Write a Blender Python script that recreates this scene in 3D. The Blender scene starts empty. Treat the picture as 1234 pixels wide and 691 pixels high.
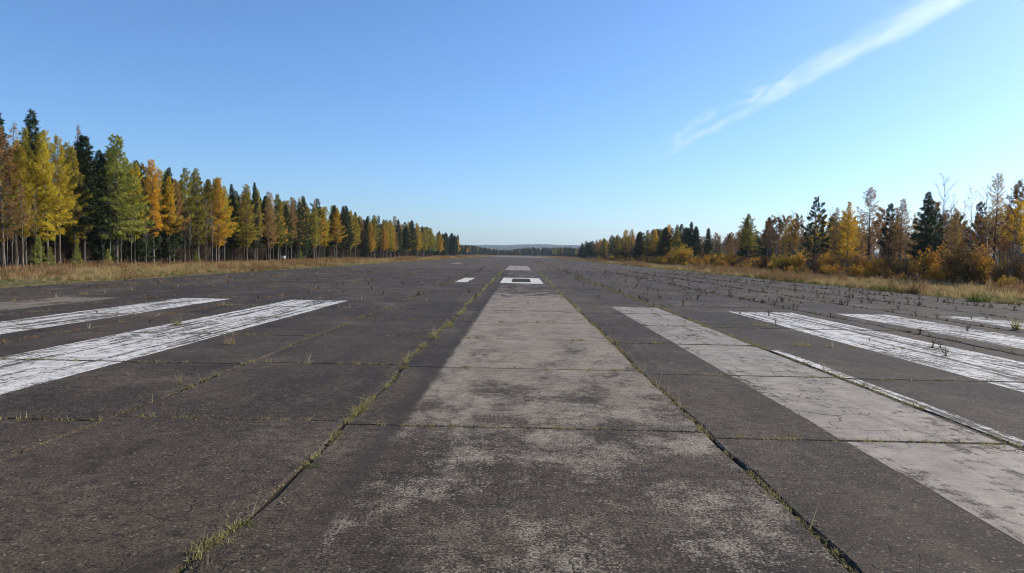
import bpy, math, random
import numpy as np
from mathutils import Matrix, Vector

random.seed(7)
SC = bpy.context.scene
COL = SC.collection
R = math.radians

# ------------------------------------------------------------------ camera
F, CX, CY, EYE = 840.0, 617.0, 345.5, 1.65          # focal length in photo pixels, image centre, eye height
ROLL = R(1.05)
_f = Vector(((627 - CX) / F, (CY - 307) / F, -1)).normalized()      # runway direction in camera space
_h = Vector((math.cos(ROLL), -math.sin(ROLL), 0))
_r = (_h - _h.dot(_f) * _f).normalized()
_u = _r.cross(_f)
M3 = Matrix((_r, _f, _u))
cam_d = bpy.data.cameras.new('camera')
cam_d.sensor_width = 36.0
cam_d.lens = 36.0 * F / 1234.0
cam_d.clip_start = 0.05
cam_d.clip_end = 300000
cam = bpy.data.objects.new('camera', cam_d)
COL.objects.link(cam)
cam.matrix_world = Matrix.Translation((0, 0, EYE)) @ M3.to_4x4()
SC.camera = cam

# ------------------------------------------------------------------ sky, sun, exposure
SUN_AZ, SUN_EL = R(64), R(28)
W = bpy.data.worlds.new('World')
SC.world = W
W.use_nodes = True
wn, wl = W.node_tree.nodes, W.node_tree.links
sky = wn.new('ShaderNodeTexSky')
sky.sky_type = 'NISHITA'
sky.sun_disc = False
sky.sun_elevation = SUN_EL
sky.sun_rotation = SUN_AZ
sky.altitude = 300
sky.air_density = 1.0
sky.dust_density = 0.95
sky.ozone_density = 8.0
wl.new(sky.outputs[0], wn['Background'].inputs[0])
wn['Background'].inputs[1].default_value = 0.15

sun_d = bpy.data.lights.new('sun', 'SUN')
sun_d.energy = 5.0
sun_d.angle = R(0.55)
sun_d.color = (1.0, 0.915, 0.79)
sun = bpy.data.objects.new('sun', sun_d)
COL.objects.link(sun)
S = Vector((math.sin(SUN_AZ) * math.cos(SUN_EL), math.cos(SUN_AZ) * math.cos(SUN_EL), math.sin(SUN_EL)))
sun.rotation_mode = 'QUATERNION'
sun.rotation_quaternion = S.to_track_quat('Z', 'Y')
sun.location = (60, 20, 60)

SC.view_settings.view_transform = 'Standard'
SC.view_settings.look = 'None'
SC.view_settings.gamma = 1
SC.view_settings.use_curve_mapping = False
SC.view_settings.exposure = 0.3
SC.cycles.use_denoising = True
SC.cycles.max_bounces = 5
SC.cycles.diffuse_bounces = 2
SC.cycles.adaptive_threshold = 0.02
SC.cycles.filter_width = 1.0
SC.cycles.glossy_bounces = 2
SC.cycles.transmission_bounces = 4
SC.cycles.transparent_max_bounces = 8
SC.cycles.volume_bounces = 1
SC.cycles.volume_max_steps = 256

# ------------------------------------------------------------------ helpers
def ray(px, py):
    return M3 @ Vector(((px - CX) / F, (CY - py) / F, -1))

def ground(px, py, z=0.0):
    d = ray(px, py)
    t = (z - EYE) / d.z
    return Vector((d.x * t, d.y * t, z))

def horizon(px):
    return 307 + math.tan(ROLL) * (px - 627)

def at_lateral(px, lat):
    d = ray(px, horizon(px))
    return Vector((lat, d.y / d.x * lat, 0))

def height_at(px, py, y):
    d = ray(px, py)
    return EYE + d.z / d.y * y

def tag(o, label=None, cat=None, group=None, kind=None):
    if label: o['label'] = label
    if cat: o['category'] = cat
    if group: o['group'] = group
    if kind: o['kind'] = kind
    return o

def link(name, data, parent=None, mat=None, loc=None):
    o = bpy.data.objects.new(name, data)
    COL.objects.link(o)
    if mat is not None:
        o.data.materials.clear()
        o.data.materials.append(mat)
    if parent is not None: o.parent = parent
    if loc is not None: o.location = loc
    return o

class Geo:
    """triangle soup with a per-face tint and material index"""
    def __init__(s):
        s.v, s.f, s.t, s.m, s.n = [], [], [], [], 0
    def add(s, v, f, tint=0.5, m=0):
        v = np.asarray(v, dtype=np.float32).reshape(-1, 3)
        f = np.asarray(f, dtype=np.int32).reshape(-1, 3)
        s.v.append(v); s.f.append(f + s.n); s.n += len(v)
        t = np.empty(len(f), dtype=np.float32); t[:] = tint
        s.t.append(t)
        s.m.append(np.full(len(f), m, dtype=np.int32))
    def merge(s, g, m=None):
        for v, f, t, mm in zip(g.v, g.f, g.t, g.m):
            pass
        v = np.concatenate(g.v); f = np.concatenate(g.f)
        s.add(v, f, np.concatenate(g.t), 0)
        s.m[-1][:] = np.concatenate(g.m) if m is None else m
    def mesh(s, name, mats=(), smooth=False):
        v = np.concatenate(s.v); f = np.concatenate(s.f); t = np.concatenate(s.t); mi = np.concatenate(s.m)
        me = bpy.data.meshes.new(name)
        me.vertices.add(len(v)); me.vertices.foreach_set('co', v.ravel())
        me.loops.add(len(f) * 3); me.loops.foreach_set('vertex_index', f.ravel())
        me.polygons.add(len(f))
        me.polygons.foreach_set('loop_start', np.arange(0, len(f) * 3, 3, dtype=np.int32))
        me.polygons.foreach_set('material_index', mi)
        if smooth: me.polygons.foreach_set('use_smooth', np.ones(len(f), dtype=bool))
        a = me.attributes.new('tint', 'FLOAT', 'FACE'); a.data.foreach_set('value', t)
        for m in mats: me.materials.append(m)
        me.update(calc_edges=True); me.validate()
        return me

def tube(g, pts, rad, k=5, tint=0.5, m=0):
    pts = np.asarray(pts, float); n = len(pts)
    d = pts[-1] - pts[0]; d = d / (np.linalg.norm(d) + 1e-9)
    a = np.array([1.0, 0, 0]) if abs(d[0]) < 0.8 else np.array([0, 1.0, 0])
    u = np.cross(d, a); u /= np.linalg.norm(u); w = np.cross(d, u)
    ang = np.arange(k) * 2 * math.pi / k
    ring = np.cos(ang)[:, None] * u + np.sin(ang)[:, None] * w
    v = (pts[:, None, :] + ring[None] * np.asarray(rad)[:, None, None]).reshape(-1, 3)
    f = []
    for i in range(n - 1):
        for j in range(k):
            p, q = i * k + j, i * k + (j + 1) % k
            f += [(p, q, q + k), (p, q + k, p + k)]
    g.add(v, f, tint, m)

def leaves(g, c, d, nrm, ln, wd, tint, m=0, quad=False):
    """many leaf faces: centres c, directions d, face normals nrm"""
    d = d / (np.linalg.norm(d, axis=1, keepdims=True) + 1e-9)
    s = np.cross(d, nrm); s /= (np.linalg.norm(s, axis=1, keepdims=True) + 1e-9)
    ln = np.broadcast_to(np.asarray(ln, float).reshape(-1, 1), (len(c), 1)); wd = np.broadcast_to(np.asarray(wd, float).reshape(-1, 1), (len(c), 1))
    n = len(c)
    if quad:
        v = np.stack([c - d * ln * .5, c + s * wd * .5, c + d * ln * .5, c - s * wd * .5], 1).reshape(-1, 3)
        i = np.arange(n)[:, None] * 4
        f = np.concatenate([i + [0, 1, 2], i + [0, 2, 3]], 0)
        tt = np.concatenate([tint, tint])
    else:
        v = np.stack([c - s * wd * .5, c + s * wd * .5, c + d * ln], 1).reshape(-1, 3)
        f = np.arange(n)[:, None] * 3 + np.array([0, 1, 2])
        tt = tint
    g.add(v, f, tt, m)

# ------------------------------------------------------------------ materials
class NT:
    def __init__(s, name):
        s.mat = bpy.data.materials.new(name); s.mat.use_nodes = True
        s.t = s.mat.node_tree; s.t.nodes.clear()
        s.out = s.t.nodes.new('ShaderNodeOutputMaterial')
    def n(s, kind, **kw):
        o = s.t.nodes.new('ShaderNode' + kind)
        for k, v in kw.items(): setattr(o, k, v)
        return o
    def put(s, sock, v):
        if v is None: return
        if isinstance(v, bpy.types.NodeSocket): s.t.links.new(v, sock)
        else:
            if isinstance(v, tuple) and len(v) == 3 and sock.type == 'RGBA': v = v + (1,)
            sock.default_value = v
    def math(s, op, a, b=None, c=None, clamp=False):
        o = s.n('Math', operation=op, use_clamp=clamp)
        for i, v in enumerate((a, b, c)): s.put(o.inputs[i], v)
        return o.outputs[0]
    def step(s, v, a, b, lo=0.0, hi=1.0):
        o = s.n('MapRange', interpolation_type='SMOOTHSTEP')
        s.put(o.inputs[0], v)
        for i, x in enumerate((a, b, lo, hi)): s.put(o.inputs[i + 1], x)
        return o.outputs[0]
    def lin(s, v, a, b, lo=0.0, hi=1.0):
        o = s.n('MapRange')
        s.put(o.inputs[0], v)
        for i, x in enumerate((a, b, lo, hi)): s.put(o.inputs[i + 1], x)
        return o.outputs[0]
    def vec(s, v, scale=(1, 1, 1), loc=(0, 0, 0)):
        o = s.n('Mapping'); s.put(o.inputs[0], v)
        o.inputs['Scale'].default_value = scale; o.inputs['Location'].default_value = loc
        return o.outputs[0]
    def noise(s, v, scale, detail=3, rough=.55, dist=0.0):
        o = s.n('TexNoise'); s.put(o.inputs['Vector'], v)
        o.inputs['Scale'].default_value = scale; o.inputs['Detail'].default_value = detail
        o.inputs['Roughness'].default_value = rough; o.inputs['Distortion'].default_value = dist
        return o.outputs[0]
    def mix(s, f, a, b, mode='MIX'):
        o = s.n('Mix', data_type='RGBA', blend_type=mode)
        s.put(o.inputs[0], f); s.put(o.inputs[6], a); s.put(o.inputs[7], b)
        return o.outputs[2]
    def ramp(s, v, stops):
        o = s.n('ValToRGB'); s.put(o.inputs[0], v)
        e = o.color_ramp.elements
        while len(e) < len(stops): e.new(0.5)
        for el, (p, c) in zip(e, stops):
            el.position = p; el.color = (c, c, c, 1) if not isinstance(c, tuple) else c + (1,)
        return o.outputs[0]
    def pos(s): return s.n('NewGeometry').outputs['Position']
    def bump(s, h, strength, dist):
        o = s.n('Bump'); o.inputs['Strength'].default_value = strength; o.inputs['Distance'].default_value = dist
        s.put(o.inputs['Height'], h); return o.outputs[0]
    def surf(s, color, rough=.9, spec=.2, normal=None):
        b = s.n('BsdfPrincipled')
        s.put(b.inputs['Base Color'], color); s.put(b.inputs['Roughness'], rough)
        s.put(b.inputs['Specular IOR Level'], spec); s.put(b.inputs['Normal'], normal)
        return b.outputs[0]
    def done(s, sh):
        s.t.links.new(sh, s.out.inputs['Surface']); return s.mat

def foliage(name, c1, c2, trans=.35, vary=.25, hue=.02):
    t = NT(name)
    a = t.n('Attribute', attribute_name='tint').outputs['Fac']
    col = t.mix(a, c1, c2)
    h = t.n('HueSaturation'); t.put(h.inputs['Color'], col)
    rnd = t.n('ObjectInfo').outputs['Random']
    t.put(h.inputs['Value'], t.lin(rnd, 0, 1, 1 - vary, 1 + vary))
    t.put(h.inputs['Hue'], t.lin(t.math('FRACT', t.math('MULTIPLY', rnd, 7.31)), 0, 1, .5 - hue, .5 + hue))
    tr = t.n('BsdfTranslucent'); t.put(tr.inputs[0], h.outputs[0])
    ms = t.n('MixShader'); ms.inputs[0].default_value = trans
    t.t.links.new(t.surf(h.outputs[0], .75, .15), ms.inputs[1]); t.t.links.new(tr.outputs[0], ms.inputs[2])
    return t.done(ms.outputs[0])

def bark(name, c1, c2, scale=6):
    t = NT(name)
    g = t.n('TexCoord').outputs['Object']
    n1 = t.noise(t.vec(g, (1, 1, .25)), scale, 4, .65)
    col = t.mix(t.step(n1, .35, .65), c1, c2)
    rnd = t.n('ObjectInfo').outputs['Random']
    col = t.mix(t.lin(rnd, 0, 1, 0, .35), col, (.05, .045, .04))
    return t.done(t.surf(col, .9, .1, t.bump(n1, .6, .02)))

FOL = {
    'gold':   foliage('larch_gold', (.74, .47, .045), (.46, .265, .028), .48, .22, .012),
    'yellow': foliage('larch_yellow', (.60, .45, .045), (.37, .285, .03), .45, .25, .008),
    'olive':  foliage('larch_olive', (.46, .365, .055), (.22, .19, .033), .42, .25, .01),
    'russet': foliage('larch_russet', (.52, .32, .105), (.30, .18, .065), .45, .25, .012),
    'green':  foliage('spruce_light_green', (.38, .375, .07), (.16, .18, .04), .38, .25, .012),
    'spruce': foliage('spruce_dark_green', (.075, .10, .034), (.03, .046, .018), .2),
    'pine':   foliage('pine_green', (.085, .11, .04), (.04, .058, .024), .2),
    'leafy':  foliage('shrub_yellow_leaves', (.70, .43, .045), (.42, .21, .03), .45, .25, .012),
    'rusty':  foliage('shrub_rusty_leaves', (.36, .18, .05), (.19, .10, .034), .4, .25, .012),
    'brush':  foliage('brown_brush_leaves', (.17, .1, .045), (.09, .06, .032), .3),
    'dry':    foliage('dry_grass', (.57, .42, .19), (.34, .24, .10), .4, .25, .014),
    'dryred': foliage('dry_seedhead_grass', (.38, .225, .10), (.20, .12, .05), .35, .2, .012),
    'grass':  foliage('green_grass', (.2, .21, .045), (.11, .13, .03), .35),
    'crack':  foliage('crack_grass', (.40, .32, .14), (.21, .175, .07), .35),
    'weed':   foliage('dead_weed', (.19, .125, .06), (.095, .062, .034), .25),
    'straw':  foliage('straw_stalk', (.5, .4, .24), (.36, .28, .15), .3),
}
BARK = {
    'grey': bark('larch_bark', (.22, .185, .15), (.12, .095, .075)),
    'dark': bark('spruce_bark', (.12, .095, .075), (.06, .048, .04)),
    'pale': bark('aspen_bark', (.36, .33, .27), (.17, .15, .12)),
    'twig': bark('twig_bark', (.13, .1, .085), (.075, .058, .05)),
}

def asphalt(name, far=False):
    t = NT(name)
    p = t.pos()
    sp = t.n('SeparateXYZ'); t.put(sp.inputs[0], p); x, y = sp.outputs[0], sp.outputs[1]
    big = t.noise(t.vec(p, (.45, .2, 1)), 1, 4, .65)
    mid = t.noise(t.vec(p, (1, .7, 1)), 1.7, 6, .68)
    fine = t.noise(p, 52, 4, .82)
    mott = t.noise(p, 8.5, 5, .78)
    pick = t.noise(p, 15, 2, .6)
    vo = t.n('TexVoronoi'); t.put(vo.inputs['Vector'], p); vo.inputs['Scale'].default_value = 70
    chipv = t.n('SeparateColor'); t.put(chipv.inputs[0], vo.outputs['Color']); cv = chipv.outputs[0]
    tone = t.math('ADD', t.math('MULTIPLY', big, .5), t.math('MULTIPLY', mid, .5))
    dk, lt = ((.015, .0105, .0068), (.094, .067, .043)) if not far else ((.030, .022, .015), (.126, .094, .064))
    base = t.mix(t.step(tone, .36, .66), dk, lt)
    # warm dusty film in wide patches, and lengthwise wheel-worn tracks
    base = t.mix(t.math('MULTIPLY', t.step(t.noise(t.vec(p, (.22, .1, 1), (9, 3, 0)), 1, 4, .6), .46, .70), .5), base, (.165, .122, .079))
    track = t.noise(t.vec(p, (1.5, .035, 1), (2, 5, 0)), 1, 4, .7)
    base = t.mix(t.step(track, .55, .72, 0, .45), base, (.165, .125, .084))
    base = t.mix(t.step(track, .45, .30, 0, .5), base, (.030, .021, .0145))
    # old drips and stains
    stain = t.noise(t.vec(p, (1, .8, 1), (17, 4, 0)), .9, 5, .6, .6)
    base = t.mix(t.step(stain, .56, .66, 0, .6), base, (.020, .014, .0095))
    # every slab weathered a little differently
    if not far:
        rnd = t.n('ObjectInfo').outputs['Random']
        base = t.mix(t.lin(rnd, 0, .5, .42, 0), base, (.022, .0155, .0105))
        base = t.mix(t.lin(rnd, .5, 1, 0, .34), base, (.150, .114, .078))
    # exposed pale stone chips and dark binder pits
    base = t.mix(t.step(mott, .52, .36, 0, .70), base, (.022, .015, .010))
    base = t.mix(t.step(mott, .54, .72, 0, .40), base, (.19, .145, .099))
    base = t.mix(t.step(fine, .51, .68, 0, .65), base, (.21, .165, .115))
    base = t.mix(t.math('MULTIPLY', t.step(cv, .90, .98, 0, .75), t.step(pick, .4, .6)), base, (.42, .35, .26))
    base = t.mix(t.step(fine, .50, .36, 0, .92), base, (.010, .0075, .005))
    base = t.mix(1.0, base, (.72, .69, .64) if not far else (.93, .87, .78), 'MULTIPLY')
    # scuffed patches where the pale stone shows through, grain by grain
    w2 = t.noise(t.vec(p, (.6, .42, 1), (21, 8, 0)), 1, 6, .7)
    q2 = t.math('ADD', t.math('SUBTRACT', w2, .55), t.math('ADD', t.math('MULTIPLY', t.math('SUBTRACT', fine, .5), 1.1), t.math('MULTIPLY', t.math('SUBTRACT', mott, .5), .5)))
    base = t.mix(t.step(q2, -.04, .22, 0, .75), base, (.185, .145, .10))
    w3 = t.noise(t.vec(p, (.9, .5, 1), (5, 31, 0)), 1, 6, .7)
    base = t.mix(t.step(w3, .54, .68, 0, .6), base, (.013, .0095, .0065))
    # hair cracks
    wv = t.n('VectorMath', operation='ADD'); t.put(wv.inputs[0], p)
    nz = t.n('TexNoise'); t.put(nz.inputs['Vector'], p); nz.inputs['Scale'].default_value = 2.3; nz.inputs['Detail'].default_value = 5
    sc = t.n('VectorMath', operation='SCALE'); t.put(sc.inputs[0], nz.outputs['Color']); sc.inputs['Scale'].default_value = .5
    t.t.links.new(sc.outputs[0], wv.inputs[1])
    v2 = t.n('TexVoronoi', feature='DISTANCE_TO_EDGE'); t.put(v2.inputs['Vector'], wv.outputs[0]); v2.inputs['Scale'].default_value = 2.4
    cmask = t.step(t.noise(p, .8, 3), .48, .60)
    if not far:
        xs = t.math('ADD', x, t.math('ADD', t.math('MULTIPLY', t.math('SUBTRACT', t.noise(p, 1.6, 6, .72), .5), .20), t.math('MULTIPLY', t.math('SUBTRACT', fine, .5), .10)))
        band = t.math('MULTIPLY', t.step(xs, -1.14, -1.03), t.step(xs, 1.85, 1.76))
        cov = t.ramp(t.math('DIVIDE', y, 50.0), [(0.0, .29), (.07, .33), (.11, .40), (.135, .48), (.16, .53), (.20, .66), (.25, .74), (.32, .77),
                                                (.50, .76), (.55, .60), (.60, .42), (.70, .34)])
        wear = t.noise(t.vec(p, (1.15, .75, 1), (1.3, 5.2, 0)), 1.0, 6, .66)
        wear = t.lin(wear, .3, .7, .16, .84)
        q = t.math('SUBTRACT', cov, wear)
        q = t.math('ADD', q, t.math('ADD', t.math('MULTIPLY', t.math('SUBTRACT', fine, .5), 1.5), t.math('MULTIPLY', t.math('SUBTRACT', mott, .5), .6)))
        m = t.math('MULTIPLY', t.step(q, -.12, .14), band)
        light = t.mix(t.step(mid, .3, .7), (.19, .152, .108), (.335, .275, .20))
        light = t.mix(t.step(mott, .50, .34, 0, .6), light, (.13, .10, .07))
        light = t.mix(t.step(fine, .48, .36, 0, .92), light, (.045, .034, .024))
        light = t.mix(t.step(cv, .85, .98, 0, .6), light, (.56, .47, .35))
        base = t.mix(t.math('MULTIPLY', m, .95), base, light)
        cmask = t.math('MAXIMUM', cmask, t.math('MULTIPLY', band, t.step(y, 6, 9, 0, .9)))
        # oily seam on the left of the light strip
        seam = t.math('MULTIPLY', t.step(xs, -1.36, -1.2), t.step(xs, -1.02, -1.14))
        base = t.mix(t.math('MULTIPLY', seam, t.math('MULTIPLY', t.step(mid, .25, .6, .25, .75), t.step(y, 2.5, 7, .2, 1))), base, (.028, .021, .015))
    crack = t.math('MULTIPLY', t.step(v2.outputs['Distance'], .014, .003), cmask)
    base = t.mix(t.math('MULTIPLY', crack, .75), base, (.016, .012, .009))
    hgt = t.math('SUBTRACT', t.math('ADD', fine, t.math('MULTIPLY', cv, .5)), t.math('MULTIPLY', crack, 2))
    return t.done(t.surf(base, .88, .25, t.bump(hgt, .6, .008)))

def paint(name, col, streak, lo, hi, dirty, flake=.45, amin=.15):
    """road paint worn through in lengthwise streaks"""
    t = NT(name)
    p = t.pos()
    s1 = t.noise(t.vec(p, (7, .16, 1)), 1, 5, .75)
    s2 = t.noise(t.vec(p, (1.6, .5, 1), (4, 2, 0)), 1, 4, .6)
    fine = t.noise(p, 40, 4, .8)
    q = t.math('ADD', t.math('ADD', t.math('MULTIPLY', s1, streak), t.math('MULTIPLY', s2, 1 - streak)), t.math('MULTIPLY', t.math('SUBTRACT', fine, .5), .22))
    mott = t.noise(p, 6.5, 6, .75)
    q = t.math('ADD', q, t.math('MULTIPLY', t.math('SUBTRACT', mott, .5), flake))
    a = t.step(q, lo, hi, amin, 1.0)
    c = t.mix(t.step(t.noise(p, 3.1, 5, .65), .35, .7), col, dirty)
    c = t.mix(t.step(s1, .5, .36, 0, .45), c, dirty)
    c = t.mix(t.step(mott, .52, .36, 0, .55), c, dirty)
    c = t.mix(t.step(t.noise(t.vec(p, (1, .35, 1), (7, 7, 0)), .9, 5, .65), .52, .72, 0, .5), c, tuple(v * .62 for v in dirty))
    c = t.mix(t.step(fine, .47, .34, 0, .75), c, (.09, .07, .05))
    wv = t.n('VectorMath', operation='ADD'); t.put(wv.inputs[0], p)
    nz = t.n('TexNoise'); t.put(nz.inputs['Vector'], p); nz.inputs['Scale'].default_value = 2.3; nz.inputs['Detail'].default_value = 5
    sc = t.n('VectorMath', operation='SCALE'); t.put(sc.inputs[0], nz.outputs['Color']); sc.inputs['Scale'].default_value = .5
    t.t.links.new(sc.outputs[0], wv.inputs[1])
    v2 = t.n('TexVoronoi', feature='DISTANCE_TO_EDGE'); t.put(v2.inputs['Vector'], wv.outputs[0]); v2.inputs['Scale'].default_value = 1.7
    crk = t.math('MULTIPLY', t.step(v2.outputs['Distance'], .013, .003), t.step(t.noise(p, .7, 3), .44, .56))
    a = t.math('MULTIPLY', a, t.math('SUBTRACT', 1.0, crk))
    tr = t.n('BsdfTransparent')
    ms = t.n('MixShader'); t.put(ms.inputs[0], a)
    t.t.links.new(tr.outputs[0], ms.inputs[1])
    t.t.links.new(t.surf(c, .7, .3, t.bump(fine, .3, .003)), ms.inputs[2])
    return t.done(ms.outputs[0])

MAT_SLAB = asphalt('weathered_asphalt')
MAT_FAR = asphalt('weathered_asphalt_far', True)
MAT_WHITE = paint('worn_white_paint', (.77, .72, .62), .72, .445, .53, (.47, .43, .36))
MAT_WHITE2 = paint('fresh_white_paint', (.80, .75, .64), .5, .30, .42, (.56, .52, .43))
MAT_GREY = paint('faded_grey_paint', (.37, .31, .23), .4, .34, .47, (.22, .18, .13), .7, .25)
MAT_DUST = paint('pale_concrete_patch', (.36, .30, .22), .3, .30, .46, (.25, .205, .15))
MAT_SAND = paint('pale_dusty_film', (.24, .19, .13), .3, .36, .52, (.18, .14, .095))

def soil(name, c1, c2, c3, s=1.0):
    t = NT(name); p = t.pos()
    a = t.noise(p, .12 * s, 5, .6); b = t.noise(p, 2.5 * s, 5, .7); c = t.noise(p, 40, 3, .7)
    col = t.mix(t.step(a, .35, .65), c1, c2)
    col = t.mix(t.step(b, .45, .7), col, c3)
    return t.done(t.surf(col, .95, .05, t.bump(c, .7, .03)))

MAT_JOINT = soil('joint_soil', (.045, .036, .026), (.07, .055, .036), (.055, .055, .025))
MAT_TERRAIN = soil('forest_floor', (.07, .052, .03), (.10, .075, .04), (.06, .06, .026))
MAT_VERGE = soil('verge_soil', (.17, .125, .06), (.13, .11, .05), (.10, .10, .04))

# ------------------------------------------------------------------ large structure: terrain, runway
def grid_mesh(name, xs, ys, zf):
    xs, ys = np.asarray(xs, float), np.asarray(ys, float)
    X, Y = np.meshgrid(xs, ys); Z = zf(X, Y)
    v = np.stack([X, Y, Z], -1).reshape(-1, 3)
    n = len(xs); f = []
    for j in range(len(ys) - 1):
        for i in range(n - 1):
            a = j * n + i
            f.append((a, a + 1, a + n + 1, a + n))
    me = bpy.data.meshes.new(name); me.from_pydata(v.tolist(), [], f); me.update()
    return me

me = bpy.data.meshes.new('terrain')
me.from_pydata([(-7400, -1500, -.12), (7400, -1500, -.12), (7400, 7900, -.12), (-7400, 7900, -.12)], [], [(0, 1, 2, 3)])
tag(link('terrain', me, mat=MAT_TERRAIN), kind='structure')

HALF = 20.0
SLAB_Y0, SLAB_L, SLAB_ROWS = -0.32, 3.45, 22
SLAB_Y1 = SLAB_Y0 + SLAB_L * SLAB_ROWS
END = 690.0
g = Geo()
def sheet(g, x0, x1, y0, y1, z, m=0):
    g.add([(x0, y0, z), (x1, y0, z), (x1, y1, z), (x0, y1, z)], [(0, 1, 2), (0, 2, 3)], .5, m)
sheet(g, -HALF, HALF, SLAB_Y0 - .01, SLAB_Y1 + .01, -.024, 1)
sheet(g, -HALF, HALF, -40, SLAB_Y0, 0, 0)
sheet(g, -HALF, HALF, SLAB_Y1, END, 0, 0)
runway = link('runway', g.mesh('runway', (MAT_FAR, MAT_JOINT)))
tag(runway, 'cracked dark grey runway running straight to the forest on the horizon', kind='structure')

# lengthwise joints
JX = [-20.0, -17.4, -15.0, -12.1, -8.75, -3.95, -1.67, 1.79, 4.52, 9.1, 12.05, 14.9, 17.5, 20.0]
rngj = np.random.default_rng(5)
JP = [(rngj.uniform(0, 6, 3), rngj.uniform(.016, .045)) for _ in JX]
def jx(k, y):
    ph, a = JP[k]
    return JX[k] + a * (math.sin(.55 * y + ph[0]) + .6 * math.sin(1.7 * y + ph[1]) + .35 * math.sin(4.3 * y + ph[2]))
OFF = {6: 0.0, 5: .12, 4: -.05, 3: .2, 2: -.1, 1: .3, 7: -.22, 8: -.3, 9: -.1, 10: .15, 11: -.2}
def jy(k, r):                       # transverse joint r in lane k
    return SLAB_Y0 + r * SLAB_L + (OFF.get(k, 0.0) if 0 < r < SLAB_ROWS else 0.0)

def slab_mesh(k, r, rng):
    y0, y1 = jy(k, r), jy(k, r + 1)
    gl = {7: .022, 8: .010}.get(k, .018)
    gr_ = {6: .022, 7: .012}.get(k, .018)
    gt = .010
    n = 7
    ring = []
    jt = lambda a: float(rng.normal(0, a))
    for i in range(n):                      # bottom edge, left to right
        y = y0 + gt; x = jx(k, y) + gl + (jx(k + 1, y) - gr_ - jx(k, y) - gl) * i / n
        ring.append((x, y + jt(.006)))
    for i in range(n):
        y = y0 + gt + (y1 - y0 - 2 * gt) * i / n
        ring.append((jx(k + 1, y) - gr_ + jt(.011), y))
    for i in range(n):
        y = y1 - gt; f = 1 - i / n
        ring.append((jx(k, y) + gl + (jx(k + 1, y) - gr_ - jx(k, y) - gl) * f, y + jt(.006)))
    for i in range(n):
        y = y1 - gt + (y0 - y1 + 2 * gt) * i / n
        ring.append((jx(k, y) + gl + jt(.011), y))
    m = len(ring)
    c = np.mean(ring, 0); z = float(rng.uniform(-.004, .003))
    hx, hy = (JX[k + 1] - JX[k]) / 2, (y1 - y0) / 2
    top = [(px - math.copysign(min(.018, abs(px - c[0])), px - c[0]) * (abs(px - c[0]) > hx - .1), py - math.copysign(.014, py - c[1]) * (abs(py - c[1]) > hy - .1), z) for px, py in ring]
    v = top + [(px, py, z - .011) for px, py in ring] + [(px, py, -.023) for px, py in ring]
    f = [tuple(range(m))]
    for a in (0, m):
        for i in range(m):
            j = (i + 1) % m
            f.append((a + i, a + m + i, a + m + j, a + j))
    me = bpy.data.meshes.new('slab'); me.from_pydata(v, [], f); me.materials.append(MAT_SLAB); me.update()
    return me, z
SLAB_Z = {}
rng = np.random.default_rng(11)
for k in range(len(JX) - 1):
    for r in range(SLAB_ROWS):
        me, z = slab_mesh(k, r, rng)
        SLAB_Z[k, r] = z
        link('pavement_slab', me, runway)

# painted markings: cut at the joints, laid on each slab
def marking(name, x0, x1, y0, y1, mat, label, hole=None):
    g = Geo(); rng = np.random.default_rng(int(abs(x0) * 100 + y0))
    def patch(a, b, c, d, z):
        n = max(2, int((d - c) / .25))
        ys = np.linspace(c, d, n + 1)
        xa = np.where(abs(a - x0) < .02, rng.normal(0, .006, n + 1), 0) + a
        xb = np.where(abs(b - x1) < .02, rng.normal(0, .006, n + 1), 0) + b
        v = []
        for i in range(n + 1): v += [(xa[i], ys[i], z), (xb[i], ys[i], z)]
        f = []
        for i in range(n): f += [(2 * i, 2 * i + 1, 2 * i + 3), (2 * i, 2 * i + 3, 2 * i + 2)]
        g.add(v, f)
    rects = [(x0, x1, y0, y1)]
    if hole:
        hx0, hx1, hy0, hy1 = hole
        rects = [(x0, x1, y0, hy0), (x0, x1, hy1, y1), (x0, hx0, hy0, hy1), (hx1, x1, hy0, hy1)]
    for (a, b, c, d) in rects:
        if c >= SLAB_Y1:
            patch(a, b, c, d, .004); continue
        for k in range(len(JX) - 1):
            xa, xb = max(a, JX[k] + .035), min(b, JX[k + 1] - .035)
            if xb - xa < .03: continue
            for r in range(SLAB_ROWS):
                ya, yb = max(c, jy(k, r) + .035), min(d, jy(k, r + 1) - .035)
                if yb - ya < .04: continue
                patch(xa, xb, ya, yb, SLAB_Z[k, r] + .0018)
            if d > SLAB_Y1: patch(xa, xb, SLAB_Y1 + .02, d, .004)
    o = link(name, g.mesh(name, (mat,)), runway)
    o['label'] = label
marking('threshold_stripe', -7.62, -5.72, -.2, 23.2, MAT_WHITE, 'streaky white stripe nearest the centre on the left side')
marking('threshold_stripe', -11.2, -9.6, -.2, 23.1, MAT_WHITE, 'white stripe second out on the left side')
marking('threshold_stripe', -14.9, -13.05, -.2, 22.6, MAT_SAND, 'faded grey stripe outermost on the left side')
marking('threshold_stripe', 3.0, 4.47, -.2, 22.7, MAT_GREY, 'wide faded grey stripe right of the centre joint')
marking('edge_line', 4.56, 4.75, -.2, 12.6, MAT_WHITE, 'narrow white line along the faded grey stripe')
marking('threshold_stripe', 6.5, 8.45, -.2, 21.7, MAT_WHITE, 'streaky white stripe nearest the centre on the right side')
marking('threshold_stripe', 9.75, 11.35, -.2, 21.6, MAT_WHITE, 'white stripe second out on the right side')
marking('threshold_stripe', 12.75, 14.05, -.2, 21.4, MAT_WHITE, 'white stripe outermost on the right side')
marking('touchdown_box', -1.14, 1.36, 39.9, 49.2, MAT_WHITE2, 'white rectangle with a dark middle on the centre line', (-.5, .68, 41.7, 47.6))
t_ = NT('dark_tar_patch'); q_ = t_.noise(t_.pos(), 5, 5, .7)
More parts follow.
